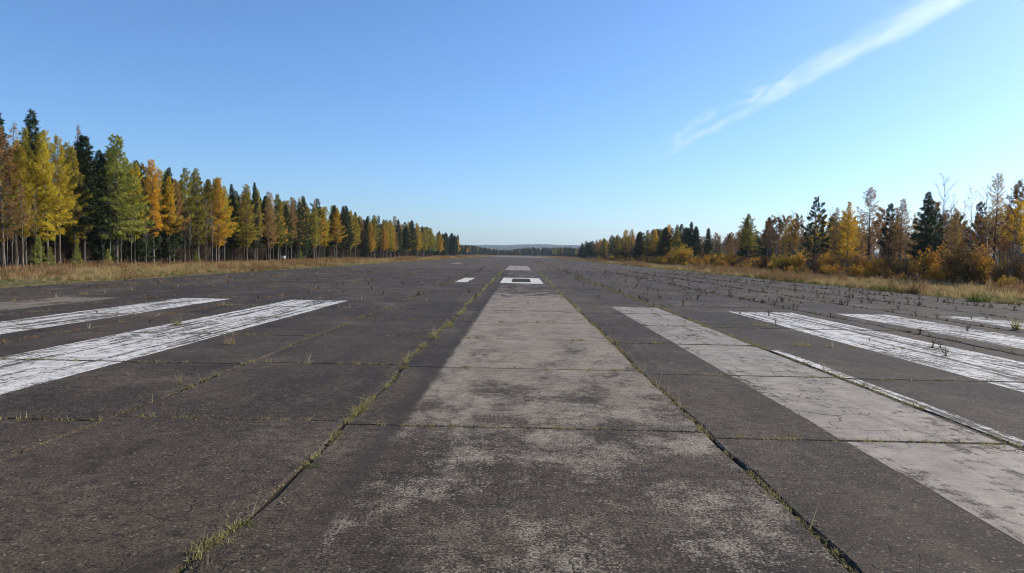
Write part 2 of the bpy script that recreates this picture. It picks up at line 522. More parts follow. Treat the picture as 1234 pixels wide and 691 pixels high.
marking('tar_patch', -.47, .65, 41.8, 47.5, t_.done(t_.surf(t_.mix(t_.step(q_, .35, .7), (.02, .022, .013), (.05, .048, .03)), .9, .1)), 'dark greenish patch inside the white rectangle')
marking('centre_patch', -1.6, 1.15, 73, 101, MAT_DUST, 'pale patch beyond the white rectangle')
marking('white_dash', -3.75, -3.05, 40.2, 47.5, MAT_WHITE2, 'short white dash left of the white rectangle')
marking('white_dash', -11.2, -9.9, 112, 124, MAT_DUST, 'pale dash far down the runway on the left')
marking('pale_band', -18, 17, 395, 640, MAT_SAND, 'pale stretch of runway near the far forest')

# verges: soil strips under the grass
def verge(name, x0, x1, z=.02):
    ys = np.concatenate([np.arange(-40, 120, 2.0), np.arange(120, 720, 8.0)])
    xs = np.linspace(x0, x1, 18)
    rng = np.random.default_rng(3)
    def zf(X, Y):
        return z + .05 * np.sin(X * 1.3 + Y * .4) * np.sin(Y * .23) - .16 * (abs(X) < HALF + .01)
    return tag(link(name, grid_mesh(name, xs, ys, zf), mat=MAT_VERGE), kind='structure')
verge('verge_left', -36.5, -HALF + .0)
verge('verge_right', HALF - .0, 36.5)
me = bpy.data.meshes.new('end_field')
me.from_pydata([(-140, END - 2, -.03), (140, END - 2, -.03), (140, 1010, -.03), (-140, 1010, -.03)], [], [(0, 1, 2, 3)])
tag(link('end_field', me, mat=MAT_VERGE), kind='structure')

# hills on the horizon
def hill_z(X, Y):
    d = np.hypot(X, Y)
    az = np.arctan2(X, Y)
    rise = np.clip((d - 1800) / 3600, 0, 1); rise = rise * rise * (3 - 2 * rise)
    h = 66 + 9 * np.sin(az * 9 + 1.0) + 5 * np.sin(az * 23 + .4) + 2.2 * np.sin(az * 71) + 1.2 * np.sin(az * 160 + 2)
    rough = 1.6 * np.sin(X * .031 + Y * .011) * np.sin(Y * .027 - X * .013)
    return -.6 + rise * h + rise * rough
t = NT('far_forest_cover'); p = t.pos()
n1 = t.noise(p, .004, 5, .7); n2 = t.noise(p, .05, 4, .7)
col = t.mix(t.step(n1, .4, .62), (.035, .05, .025), (.12, .10, .035)); col = t.mix(t.step(n2, .4, .65), col, (.03, .04, .022))
MAT_HILL = t.done(t.surf(col, .95, .05, t.bump(n2, 1, 6)))
tag(link('hills', grid_mesh('hills', np.linspace(-3900, 3900, 150), np.linspace(1850, 7000, 70), hill_z), mat=MAT_HILL), kind='structure')

# ------------------------------------------------------------------ tree prototypes
def conifer(seed, H=11.0, r0=.13, cb=.3, Rm=1.6, nb=110, power=.8, peak=.12, e_bot=-8, e_top=45, curve=.12,
            dens=34, ls=.26, ws=.09, hang=.35, tuft=0.0, irregular=.25, dead=14, top_thin=0.0, bare=0.0, fanw=.36):
    rng = np.random.default_rng(seed)
    trunk, crown = Geo(), Geo()
    nseg = 9
    tz = np.linspace(0, 1, nseg)
    wob = np.cumsum(rng.normal(0, .018, (nseg, 2)), 0) * (H / 11.0); wob -= wob[0]
    tp = np.column_stack([wob, tz * H])
    tube(trunk, tp, r0 * (1 - tz * .93) * (1 + .35 * np.exp(-tz * 22)), 7)
    centre = lambda t: np.array([np.interp(t, tz, tp[:, 0]), np.interp(t, tz, tp[:, 1]), t * H])
    clump_az = rng.uniform(0, 2 * math.pi, 5); clump_am = rng.uniform(0, irregular, 5)
    for i in range(nb):
        s = (i + rng.uniform(-.5, .5)) / nb; s = min(max(s, 0.0), .995)
        t = cb + (1 - cb) * s
        prof = (1 - s) ** power * min(1, (s / peak) ** .6 if s < peak else 1) + .05
        az = i * 2.39996 + rng.uniform(-.5, .5)
        lump = 1 + sum(a * math.cos((j + 1) * az + c + s * 9 * (j % 3)) for j, (c, a) in enumerate(zip(clump_az, clump_am)))
        L = Rm * prof * rng.uniform(.7, 1.2) * max(.35, lump)
        if L < .12: L = .12
        e = R(e_bot + (e_top - e_bot) * s + rng.uniform(-9, 9))
        dh = np.array([math.cos(az), math.sin(az), 0]); side = np.array([-math.sin(az), math.cos(az), 0])
        b = centre(t)
        us = np.linspace(0, 1, 4)
        path = b + us[:, None] * dh * L * math.cos(e) + np.column_stack([np.zeros(4), np.zeros(4), math.sin(e) * L * us + curve * L * us ** 2])
        tube(trunk, path, np.array([.022, .017, .011, .004]) * (L / 1.4) ** .5, 3)
        if rng.random() < bare or (top_thin and s > 1 - top_thin and rng.random() < .75): continue
        n = max(16, int(dens * L))
        if tuft: u = 1 - np.abs(rng.normal(0, tuft, n)); u = np.clip(u, .1, 1.05)
        else: u = rng.beta(1.5, 1.05, n) * .93 + .1
        pos = b + u[:, None] * dh * L * math.cos(e); pos[:, 2] += math.sin(e) * L * u + curve * L * u ** 2
        fan = fanw * L * (1.15 - u) + .07
        lat = rng.uniform(-1, 1, n) * fan
        pos += side * lat[:, None]
        pos[:, 2] += rng.normal(0, .06, n) - np.abs(lat) * hang * .6 - rng.random(n) * hang * .35
        rv = rng.normal(0, 1, (n, 3))
        d = dh * .7 + side * np.sign(lat)[:, None] * .6 + rv * .42 + np.array([0, 0, -hang])
        nr = rng.normal(0, .55, (n, 3)) + np.array([0, 0, .75]) + dh * .45
        clump = rng.uniform(0, 1)
        tint = np.clip(clump * .75 + rng.uniform(-.15, .4, n), 0, 1)
        leaves(crown, pos, d, nr, ls * rng.uniform(.6, 1.35, n), ws * rng.uniform(.7, 1.4, n), tint)
    # dead twigs under the crown
    for i in range(dead):
        t = rng.uniform(.08, cb + .05); az = rng.uniform(0, 6.28); L = rng.uniform(.3, 1.0) * Rm * .55
        b = centre(t); e = R(rng.uniform(-25, 25))
        q = b + np.array([math.cos(az) * math.cos(e), math.sin(az) * math.cos(e), math.sin(e)]) * L
        tube(trunk, [b, (b + q) / 2 + [0, 0, .04], q], [.012, .009, .004], 3)
    return trunk, crown

def broadleaf(seed, H=8.0, r0=.07, nb=16, leaf_n=500, ls=.1, lean=.03, spread=.32, cb=.3, forks=4, lq=True):
    """slim aspen or birch with steep limbs; few leaves left"""
    rng = np.random.default_rng(seed)
    trunk, crown = Geo(), Geo()
    tz = np.linspace(0, 1, 9); wob = np.cumsum(rng.normal(0, lean, (9, 2)), 0); wob -= wob[0]
    tp = np.column_stack([wob, tz * H]); tube(trunk, tp, r0 * (1 - tz * .94), 6)
    tips = []
    for i in range(nb):
        t = cb + (1 - cb) * (i + rng.random()) / nb * .95
        b = np.array([np.interp(t, tz, tp[:, 0]), np.interp(t, tz, tp[:, 1]), t * H])
        az = i * 2.4 + rng.uniform(-.6, .6); e = R(rng.uniform(38, 66)); L = H * spread * (1.1 - t) * rng.uniform(.7, 1.25) + .25
        dh = np.array([math.cos(az), math.sin(az), 0])
        us = np.linspace(0, 1, 5)
        path = b + us[:, None] * dh * L * math.cos(e); path[:, 2] += math.sin(e) * L * us + .18 * L * us ** 2
        path[1:] += rng.normal(0, .02 * L, (4, 3))
        tube(trunk, path, .45 * r0 * (1 - t * .6) * np.array([1, .8, .6, .4, .15]), 4)
        for j in range(forks):
            w = rng.uniform(.25, .95); c = np.array([np.interp(w, us, path[:, q]) for q in range(3)])
            a2 = az + rng.uniform(-1.3, 1.3); l2 = L * rng.uniform(.2, .5); e2 = R(rng.uniform(20, 70))
            q = c + np.array([math.cos(a2) * math.cos(e2), math.sin(a2) * math.cos(e2), math.sin(e2)]) * l2
            tube(trunk, [c, (c + q) / 2 + rng.normal(0, .03, 3), q], [.011, .008, .004], 3)
            tips += [(c, q)]
        tips.append((path[2], path[4]))
    if leaf_n:
        k = rng.integers(0, len(tips), leaf_n); a = np.array([tips[i][0] for i in k]); q = np.array([tips[i][1] for i in k])
        pos = a + (q - a) * rng.beta(1.6, 1, leaf_n)[:, None] + rng.normal(0, .09, (leaf_n, 3))
        leaves(crown, pos, rng.normal(0, 1, (leaf_n, 3)) + [0, 0, -.5], rng.normal(0, 1, (leaf_n, 3)), ls * rng.uniform(.7, 1.3, leaf_n), ls * .8, np.clip(rng.normal(.45, .3, leaf_n), 0, 1), quad=lq)
    return trunk, crown

def shrub(seed, H=2.2, stems=18, leaf_n=2200, ls=.095, width=1.0, low=.25):
    rng = np.random.default_rng(seed)
    wood, leaf = Geo(), Geo()
    segs = []
    for i in range(stems):
        az = rng.uniform(0, 6.28); tilt = abs(rng.normal(0, .42)) * width; L = H * rng.uniform(.6, 1.08)
        b = np.array([rng.normal(0, .16 * width), rng.normal(0, .16 * width), 0.0])
        dh = np.array([math.cos(az), math.sin(az), 0]); us = np.linspace(0, 1, 5)
        path = b + us[:, None] * dh * L * math.sin(tilt) * us[:, None] ** .4; path[:, 2] += L * math.cos(tilt) * us
        path[1:] += rng.normal(0, .03, (4, 3))
        tube(wood, path, np.array([.016, .013, .010, .007, .003]), 4)
        for j in range(6):
            w = rng.uniform(.3, .98); c = np.array([np.interp(w, us, path[:, q]) for q in range(3)])
            a2 = rng.uniform(0, 6.28); l2 = H * rng.uniform(.12, .3); e2 = R(rng.uniform(15, 70))
            q = c + np.array([math.cos(a2) * math.cos(e2), math.sin(a2) * math.cos(e2), math.sin(e2)]) * l2
            tube(wood, [c, q], [.007, .003], 3); segs.append((c, q))
    if leaf_n:
        k = rng.integers(0, len(segs), leaf_n); a = np.array([segs[i][0] for i in k]); q = np.array([segs[i][1] for i in k])
        w = rng.random(len(segs))
        pos = a + (q - a) * rng.random(leaf_n)[:, None] * 1.1 + rng.normal(0, .075, (leaf_n, 3))
        leaves(leaf, pos, rng.normal(0, 1, (leaf_n, 3)) + [0, 0, -.4], rng.normal(0, 1, (leaf_n, 3)), ls * rng.uniform(.7, 1.4, leaf_n), ls * .75, np.clip(w[k] * .6 + rng.uniform(-.1, .5, leaf_n), 0, 1), quad=True)
    return wood, leaf

PROTO, PROTO_H, RAW = {}, {}, {}
def proto(key, pair, wood_m, leaf_m, H):
    RAW[key] = (pair, wood_m, leaf_m)
    tr, cr = pair
    PROTO[key] = (tr.mesh(key + '_trunk', (wood_m,), True), cr.mesh(key + '_crown', (leaf_m,)) if cr.v else None)
    PROTO_H[key] = H

larch = dict(cb=.32, Rm=2.0, nb=92, power=.74, peak=.16, e_bot=-6, e_top=40, dens=88, ls=.22, ws=.07, hang=.26, irregular=.26, fanw=.34)
sprc = dict(cb=.14, Rm=2.0, nb=105, power=.85, peak=.05, e_bot=-18, e_top=44, curve=.18, dens=85, ls=.27, ws=.095, fanw=.32, hang=.42, irregular=.12)
lgrn = dict(cb=.24, Rm=2.2, nb=84, power=.75, peak=.1, e_bot=-14, e_top=45, dens=90, ls=.25, ws=.085, fanw=.32, hang=.3, irregular=.22)
pin = dict(cb=.28, Rm=1.9, nb=72, power=.6, peak=.15, e_bot=2, e_top=50, dens=115, ls=.21, ws=.075, hang=.05, tuft=.28, irregular=.3)
for v in range(3):
    for i, c in enumerate(('gold', 'yellow', 'olive', 'russet')):
        kw = dict(larch); kw['cb'] += .07 * v - .11; kw['Rm'] *= (1, .88, 1.12)[v]; kw['power'] = (.74, .62, .86)[v]
        if c == 'russet': kw['dens'] = 48
        proto(c + str(v), conifer(100 + v * 10 + i, **kw), BARK['grey'], FOL[c], 11.0)
    kw = dict(sprc); kw['cb'] = (.1, .2, .3)[v]; kw['Rm'] *= (1, .85, 1.1)[v]
    proto('spruce' + str(v), conifer(200 + v, **kw), BARK['dark'], FOL['spruce'], 11.0)
    kw = dict(lgrn); kw['Rm'] *= (1, .85, 1.1)[v]
    proto('green' + str(v), conifer(300 + v, **kw), BARK['grey'], FOL['green'], 11.0)
    kw = dict(pin); kw['Rm'] *= (1, .9, 1.15)[v]
    proto('pine' + str(v), conifer(400 + v, **kw), BARK['dark'], FOL['pine'], 11.0)
    proto('bare' + str(v), broadleaf(500 + v, H=8, leaf_n=60, nb=18, forks=5), BARK['pale'], FOL['brush'], 8.0)
    proto('aspen' + str(v), broadleaf(520 + v, H=8, leaf_n=3000, ls=.14, spread=.36, nb=24), BARK['pale'], FOL['gold'], 8.0)
    proto('rusty' + str(v), broadleaf(540 + v, H=8, leaf_n=2600, ls=.14, spread=.36, nb=24), BARK['pale'], FOL['rusty'], 8.0)
    proto('shrub' + str(v), shrub(600 + v, width=(1, 1.3, .8)[v]), BARK['twig'], FOL['leafy'], 2.2)
    proto('rshrub' + str(v), shrub(620 + v, width=(1, 1.3, .8)[v], leaf_n=1900), BARK['twig'], FOL['rusty'], 2.2)
    proto('brush' + str(v), shrub(640 + v, H=2.6, stems=26, leaf_n=900, ls=.09), BARK['twig'], FOL['brush'], 2.6)
proto('thin0', conifer(700, cb=.35, Rm=.9, nb=70, dens=20, ls=.2, ws=.06, power=.7, bare=.35), BARK['grey'], FOL['russet'], 11.0)
proto('tall0', conifer(710, cb=.38, Rm=1.45, nb=95, power=.45, peak=.25, e_bot=10, e_top=50, dens=42, ls=.2, ws=.07, hang=.15, irregular=.35, dead=26, bare=.2), BARK['dark'], FOL['russet'], 11.0)
proto('sapling0', conifer(720, H=3, r0=.03, cb=.1, Rm=.75, nb=60, dens=60, ls=.14, ws=.05, dead=0), BARK['grey'], FOL['green'], 3.0)

KIND = {'gold': 'larch_tree', 'yellow': 'larch_tree', 'olive': 'larch_tree', 'russet': 'larch_tree', 'thin': 'larch_tree', 'tall': 'larch_tree',
        'spruce': 'spruce_tree', 'green': 'spruce_tree', 'pine': 'pine_tree', 'bare': 'aspen_tree', 'aspen': 'aspen_tree', 'rusty': 'birch_tree',
        'shrub': 'shrub', 'rshrub': 'shrub', 'brush': 'shrub', 'sapling': 'spruce_sapling'}
rngt = np.random.default_rng(21)
def plant(key, loc, h, wide=1.0, label=None, group=None):
    kind = key.rstrip('0123456789')
    if key not in PROTO:
        key = kind + str(int(rngt.integers(0, 3)))
        if key not in PROTO: key = kind + '0'
    tm, cm = PROTO[key]
    name = KIND[kind]
    root = bpy.data.objects.new(name, None); COL.objects.link(root)
    root.empty_display_size = .2
    s = h / PROTO_H[key]
    root.location = loc; root.scale = (s * wide, s * wide, s)
    root.rotation_euler = (float(rngt.normal(0, .012)), float(rngt.normal(0, .012)), float(rngt.uniform(0, 6.28)))
    woody = kind in ('shrub', 'rshrub', 'brush')
    link('stems' if woody else 'trunk', tm, root)
    if cm is not None: link('leaves' if woody else 'crown', cm, root)
    tag(root, label, 'shrub' if woody else 'tree', group)
    return root

# ------------------------------------------------------------------ left forest edge: trees the photo shows one by one (column, top, lateral, kind)
LEFT = [
    (3, 134, -38.5, 'spruce1', .85, 'dark pointed spruce at the left edge of the picture behind a russet larch'),
    (4, 152, -34.0, 'russet0', 1.05, 'russet larch with pale trunk at the left edge of the picture'),
    (18, 147, -37.0, 'thin0', 1.0, 'thin grey topped larch rising beside the leftmost russet larch'),
    (27, 178, -34.5, 'yellow1', .8, 'slim yellow green larch just right of the leftmost russet larch'),
    (36, 131, -37.5, 'spruce1', .95, 'tallest dark conifer poking above the yellow larches at far left'),
    (48, 158, -36.5, 'olive1', .85, 'olive larch between the tallest dark conifer and the bright yellow larch'),
    (58, 157, -34.0, 'yellow0', .85, 'bright yellow green larch third from the left edge of the forest'),
    (72, 164, -34.2, 'yellow2', .75, 'yellow larch glowing low down with a slender bare trunk'),
    (82, 172, -37.0, 'olive0', .9, 'olive larch behind the glowing yellow larch'),
    (94, 150, -38.5, 'thin0', .8, 'grey thin topped tree behind the broad dark spruce pair'),
    (101, 163, -35.0, 'spruce2', 1.1, 'broad dark spruce left of the tall green spruce'),
    (117, 180, -35.6, 'spruce0', .95, 'dark spruce squeezed between the broad spruce and the tall green one'),
    (140, 163, -34.0, 'green2', 1.0, 'tall yellowish green spruce with drooping branches near the forest front'),
    (152, 190, -36.0, 'green1', .8, 'green spruce half hidden right behind the tall yellowish one'),
    (166, 193, -35.0, 'spruce0', .95, 'dark spruce between the tall green spruce and the golden larch pair'),
    (185, 193, -34.6, 'gold1', .85, 'golden larch, left one of the pair beside the dark spruce'),
    (204, 213, -34.4, 'gold2', .8, 'golden larch, right one of the pair beside the dark spruce'),
    (222, 203, -35.6, 'olive2', .85, 'dark olive larch right of the golden pair'),
    (239, 203, -34.6, 'olive0', .9, 'olive gold larch with a pointed top before the brightest golden larch'),
    (263, 214, -34.0, 'gold0', 1.0, 'brightest golden larch in the middle of the left forest edge'),
    (279, 222, -36.0, 'spruce1', .75, 'narrow dark spruce just right of the brightest golden larch'),
    (297, 222, -34.2, 'olive0', 1.0, 'olive gold larch with two pale trunks showing below'),
    (308, 238, -34.6, 'russet1', .9, 'brownish larch under the olive gold one'),
    (321, 236, -36.0, 'spruce2', .8, 'dark green spruce left of the white marker post'),
    (335, 234, -34.6, 'green0', .95, 'light green spruce standing above the white marker post'),
    (352, 239, -36.4, 'russet2', .8, 'rust coloured larch top behind the light green spruce'),
    (365, 236, -34.8, 'spruce0', .85, 'dark pointed spruce right of the white marker post'),
    (378, 250, -34.4, 'olive1', 1.0, 'olive larch right of the dark pointed spruce'),
    (391, 249, -35.2, 'yellow1', .9, 'yellow larch beside a dark gap in the left forest'),
    (405, 252, -34.3, 'gold2', .9, 'orange gold larch before the tall dark spruce further along'),
    (418, 248, -35.0, 'spruce2', .9, 'tall dark spruce where the left treeline starts to drop'),
    (428, 260, -34.6, 'olive2', .9, 'olive larch just beyond that last tall dark spruce'),
    (440, 266, -35.2, 'spruce0', .9, 'small dark spruce between olive and golden larches further down the line'),
    (447, 269, -34.4, 'gold0', 1.0, 'golden larch, nearest of the far golden cluster on the left'),
    (462, 273, -34.6, 'gold1', 1.1, 'golden larch, middle of the far golden cluster on the left'),
    (476, 275, -34.4, 'russet0', 1.0, 'russet larch ending the far golden cluster on the left'),
]
GL = 'trees along the left forest edge'
for px, py, lat, key, wd, lab in LEFT:
    p = at_lateral(px, lat)
    plant(key, p, height_at(px, py, p.y), wd * .98, lab, GL)

# the receding rest of the front row
y = at_lateral(478, -34.5).y
mixl = ['spruce', 'gold', 'olive', 'spruce', 'russet', 'green', 'olive', 'spruce', 'yellow', 'pine']
i = 0
LOOK = {'gold': 'golden larch', 'yellow': 'yellow green larch', 'olive': 'olive larch', 'russet': 'tan brown larch', 'spruce': 'dark spruce', 'green': 'light green spruce', 'pine': 'dark pine'}
while y < 405:
    k = mixl[int(rngt.integers(0, len(mixl)))]
    if y > 290 and rngt.random() < .45: k = 'spruce'
    hh, ww = float(rngt.uniform(9.2, 12.2)), float(rngt.uniform(.95, 1.3))
    where = 'just beyond the golden cluster' if y < 270 else 'halfway down the left treeline' if y < 360 else 'in the distant part of the left treeline' if y < 500 else 'at the far end of the left treeline'
    plant(k, (float(rngt.uniform(-38, -33.5)), y, 0), hh * (1 + .12 * (y > 400)), ww, ('tall ' if hh > 11.2 else 'short ' if hh < 10 else '') + ('broad ' if ww > 1.18 else 'slim ' if ww < 1.05 else '') + LOOK[k] + ' ' + where, 'far left treeline')
    y += float(rngt.uniform(2.8, 4.8))
# trees filling the gaps between the named ones
y = 37.5
while y < 205:
    k = ['olive', 'gold', 'spruce', 'green', 'yellow', 'spruce', 'russet', 'olive', 'pine'][int(rngt.integers(0, 9))]
    x = float(rngt.uniform(-39.2, -34.6)); hh = float(rngt.uniform(8.4, 10.6)) * (1.0 if y > 60 else .94)
    where = 'the yellow larches at far left' if y < 52 else 'the dark spruces at left' if y < 68 else 'the golden larch pair' if y < 84 else 'the brightest golden larch' if y < 104 else 'the trees above the marker post' if y < 130 else 'the far golden cluster'
    plant(k, (x, y, 0), hh, float(rngt.uniform(.62, .92)), ('taller ' if hh > 9.3 else 'lower ' if hh < 8.7 else '') + LOOK[k] + ' peeping out between ' + where, 'trees filling the left forest front')
    y += float(rngt.uniform(.7, 1.6))
# second row, half hidden
y = 38.0
while y < 190:
    k = ['spruce', 'spruce', 'spruce', 'olive', 'pine', 'russet', 'gold'][int(rngt.integers(0, 7))]
    hh = float(rngt.uniform(8.8, 10.6))
    where = 'the yellow larches at far left' if y < 52 else 'the dark spruces at left' if y < 68 else 'the golden larch pair' if y < 84 else 'the brightest golden larch' if y < 104 else 'the trees above the marker post' if y < 130 else 'the far golden cluster'
    plant(k, (float(rngt.uniform(-44, -39)), y, 0), hh, float(rngt.uniform(.9, 1.2)), ('tall ' if hh > 10 else 'low ' if hh < 9.4 else '') + LOOK[k] + ' half hidden behind ' + where, 'second row of the left forest')
    y += float(rngt.uniform(1.9, 3.6))

# thin bare poles and saplings along the left front
for px in (8, 15, 22, 27, 42, 66, 88, 104, 110, 124, 133, 146, 158, 176, 194, 212, 229, 248, 256, 272, 288, 312, 330, 345, 358):
    p = at_lateral(px, float(rngt.uniform(-37, -33.4)))
    nm = min(LEFT, key=lambda r: abs(r[0] - px))[5]
    nm = nm.split(' with ')[0].split(',')[0].split(' between ')[0].split(' squeezed')[0].split(' rising')[0]
    plant('bare', p, float(rngt.uniform(4.2, 7.0)), .6, ('pale thin bare pole tree by the ' + ' '.join(nm.split()[:9])), 'bare pole trees at the left forest front')
for px, lat, h, lab in ((46, -32.4, 2.3, 'small green spruce sapling nearest the left edge of the picture'), (60, -32.0, 1.6, 'tiny green sapling at the foot of the yellow larches'),
                        (92, -32.6, 1.8, 'low green sapling before the broad dark spruce'), (130, -32.3, 1.5, 'low green sapling before the tall green spruce'),
                        (236, -32.5, 1.5, 'low green sapling before the olive gold larch'), (362, -32.8, 1.9, 'small green sapling right of the white marker post')):
    plant('sapling0', at_lateral(px, lat), h, 1.1, lab, 'saplings at the left forest edge')

# ------------------------------------------------------------------ right forest edge
RIGHT = [
    (1228, 246, 37.0, 'aspen0', .9, 'orange leaved aspen at the right edge of the picture'),
    (1222, 214, 40.0, 'bare1', .8, 'tall bare aspen at the right edge of the picture'),
    (1197, 210, 34.0, 'tall0', .8, 'tall thin brown larch with a long dark trunk on the right'),
    (1183, 224, 39.0, 'bare2', .8, 'bare aspen just left of the tall thin brown larch'),
    (1168, 228, 40.0, 'bare0', .8, 'bare aspen between the tall brown larch and the dark spruce'),
    (1178, 262, 37.0, 'rusty1', .8, 'rusty leaved birch left of the tall thin brown larch'),
    (1150, 250, 37.5, 'russet1', .8, 'thin russet larch right of the dark spruce'),
    (1133, 212, 40.5, 'bare1', .9, 'tallest bare aspen rising behind the dark spruce on the right'),
    (1114, 231, 35.5, 'spruce0', 1.2, 'broad dark spruce among the bare trees on the right'),
    (1100, 256, 38.0, 'thin0', 1.0, 'thin pinkish larch left of the broad dark spruce'),
    (1083, 240, 37.0, 'russet2', 1.0, 'russet larch between the two dark conifers on the right'),
    (1070, 246, 38.5, 'pine1', .9, 'small dark pine top behind the russet larches on the right'),
    (1047, 227, 35.5, 'tall0', 1.15, 'tall olive brown larch in the middle of the right thicket'),
    (1020, 243, 36.5, 'gold0', .9, 'orange gold larch left of the tall olive brown larch'),
    (1006, 250, 37.5, 'russet0', .9, 'russet larch right of the lone dark pine'),
    (980, 239, 35.5, 'pine0', 1.0, 'lone dark green pine on the right with a rounded crown'),
    (962, 262, 38.5, 'rusty0', .9, 'rusty birch left of the lone dark pine'),
    (945, 262, 40.0, 'rusty2', .9, 'pale brown birch where the right thicket starts'),
    (929, 262, 36.0, 'bare0', .6, 'single bare pole tree standing clear at the start of the right thicket'),
    (909, 279, 40.0, 'pine2', 1.0, 'dark pine left of the single bare pole tree'),
    (896, 284, 44.0, 'pine1', 1.1, 'second dark pine left of the single bare pole tree'),
    (878, 282, 50.0, 'russet1', 1.2, 'brown larch in the set back gap of the right treeline'),
    (866, 284, 50.0, 'olive0', 1.2, 'olive larch in the set back gap of the right treeline'),
    (852, 275, 35.0, 'spruce1', 1.3, 'dark spruce ending the dark group right of the runway'),
    (838, 273, 34.5, 'spruce0', 1.35, 'dark spruce, middle of the dark group right of the runway'),
    (828, 275, 36.0, 'pine0', 1.2, 'dark pine within the dark group right of the runway'),
    (815, 271, 34.5, 'green0', 1.1, 'green pointed spruce, tallest of the dark group right of the runway'),
    (801, 274, 34.5, 'spruce2', 1.4, 'broad dark spruce left of the green pointed one'),
    (789, 276, 35.0, 'gold2', 1.1, 'golden larch left of the broad dark spruce right of the runway'),
    (780, 281, 35.0, 'yellow1', 1.1, 'yellow green larch next to the rounded dark spruce'),
    (771, 279, 33.5, 'spruce0', 1.5, 'rounded dark spruce standing out before the far right treeline'),
    (760, 276, 34.5, 'russet0', 1.3, 'russet larch left of the rounded dark spruce'),
    (753, 277, 34.5, 'gold1', 1.3, 'pale gold larch in the far right treeline'),
    (744, 283, 34.5, 'olive1', 1.3, 'olive larch in the far right treeline'),
    (736, 284, 35.0, 'pine2', 1.2, 'dark pine before the far end of the right treeline'),
    (727, 287, 34.0, 'olive0', 1.4, 'olive larch near the far end of the right treeline'),
    (718, 289, 34.0, 'russet2', 1.4, 'brown larch near the far end of the right treeline'),
    (709, 292, 34.0, 'spruce2', 1.7, 'dark rounded spruce, last but one of the right treeline'),
    (701, 293, 34.0, 'spruce0', 1.9, 'dark spruce closing the far end of the right treeline'),
]
GR = 'trees along the right forest edge'
for px, py, lat, key, wd, lab in RIGHT:
    p = at_lateral(px, lat)
    plant(key, p, height_at(px, py, p.y), wd, lab, GR)
y = 110.0
while y < 400:
    k = ['spruce', 'olive', 'russet', 'spruce', 'gold', 'spruce', 'pine'][int(rngt.integers(0, 7))]
    if not 118 < y < 146:
        hh, ww = float(rngt.uniform(7.5, 9.9)), float(rngt.uniform(1.0, 1.35))
        where = 'behind the set back gap on the right' if y < 150 else 'behind the dark group right of the runway' if y < 200 else 'behind the rounded dark spruce on the right' if y < 260 else 'within the far end of the right treeline'
        plant(k, (float(rngt.uniform(36, 40)), y, 0), hh, ww, ('tall ' if hh > 8.8 else 'short ' if hh < 8.1 else '') + ('broad ' if ww > 1.2 else 'slim ' if ww < 1.1 else '') + LOOK[k] + ' ' + where, 'distant right treeline')
    y += float(rngt.uniform(1.9, 3.6))
y = 42.0
while y < 112:
    k = ['rusty', 'bare', 'russet', 'bare', 'aspen', 'rusty', 'pine'][int(rngt.integers(0, 7))]
    plant(k, (float(rngt.uniform(38, 44)), y, 0), float(rngt.uniform(5.8, 8.0)), float(rngt.uniform(.9, 1.25)),
          {'larch_tree': 'russet larch half hidden in the right thicket', 'birch_tree': 'rusty birch half hidden in the right thicket', 'aspen_tree': 'slim aspen half hidden in the right thicket', 'pine_tree': 'small pine half hidden in the right thicket'}[KIND[k]], 'trees inside the right thicket')
    y += float(rngt.uniform(1.1, 2.1))

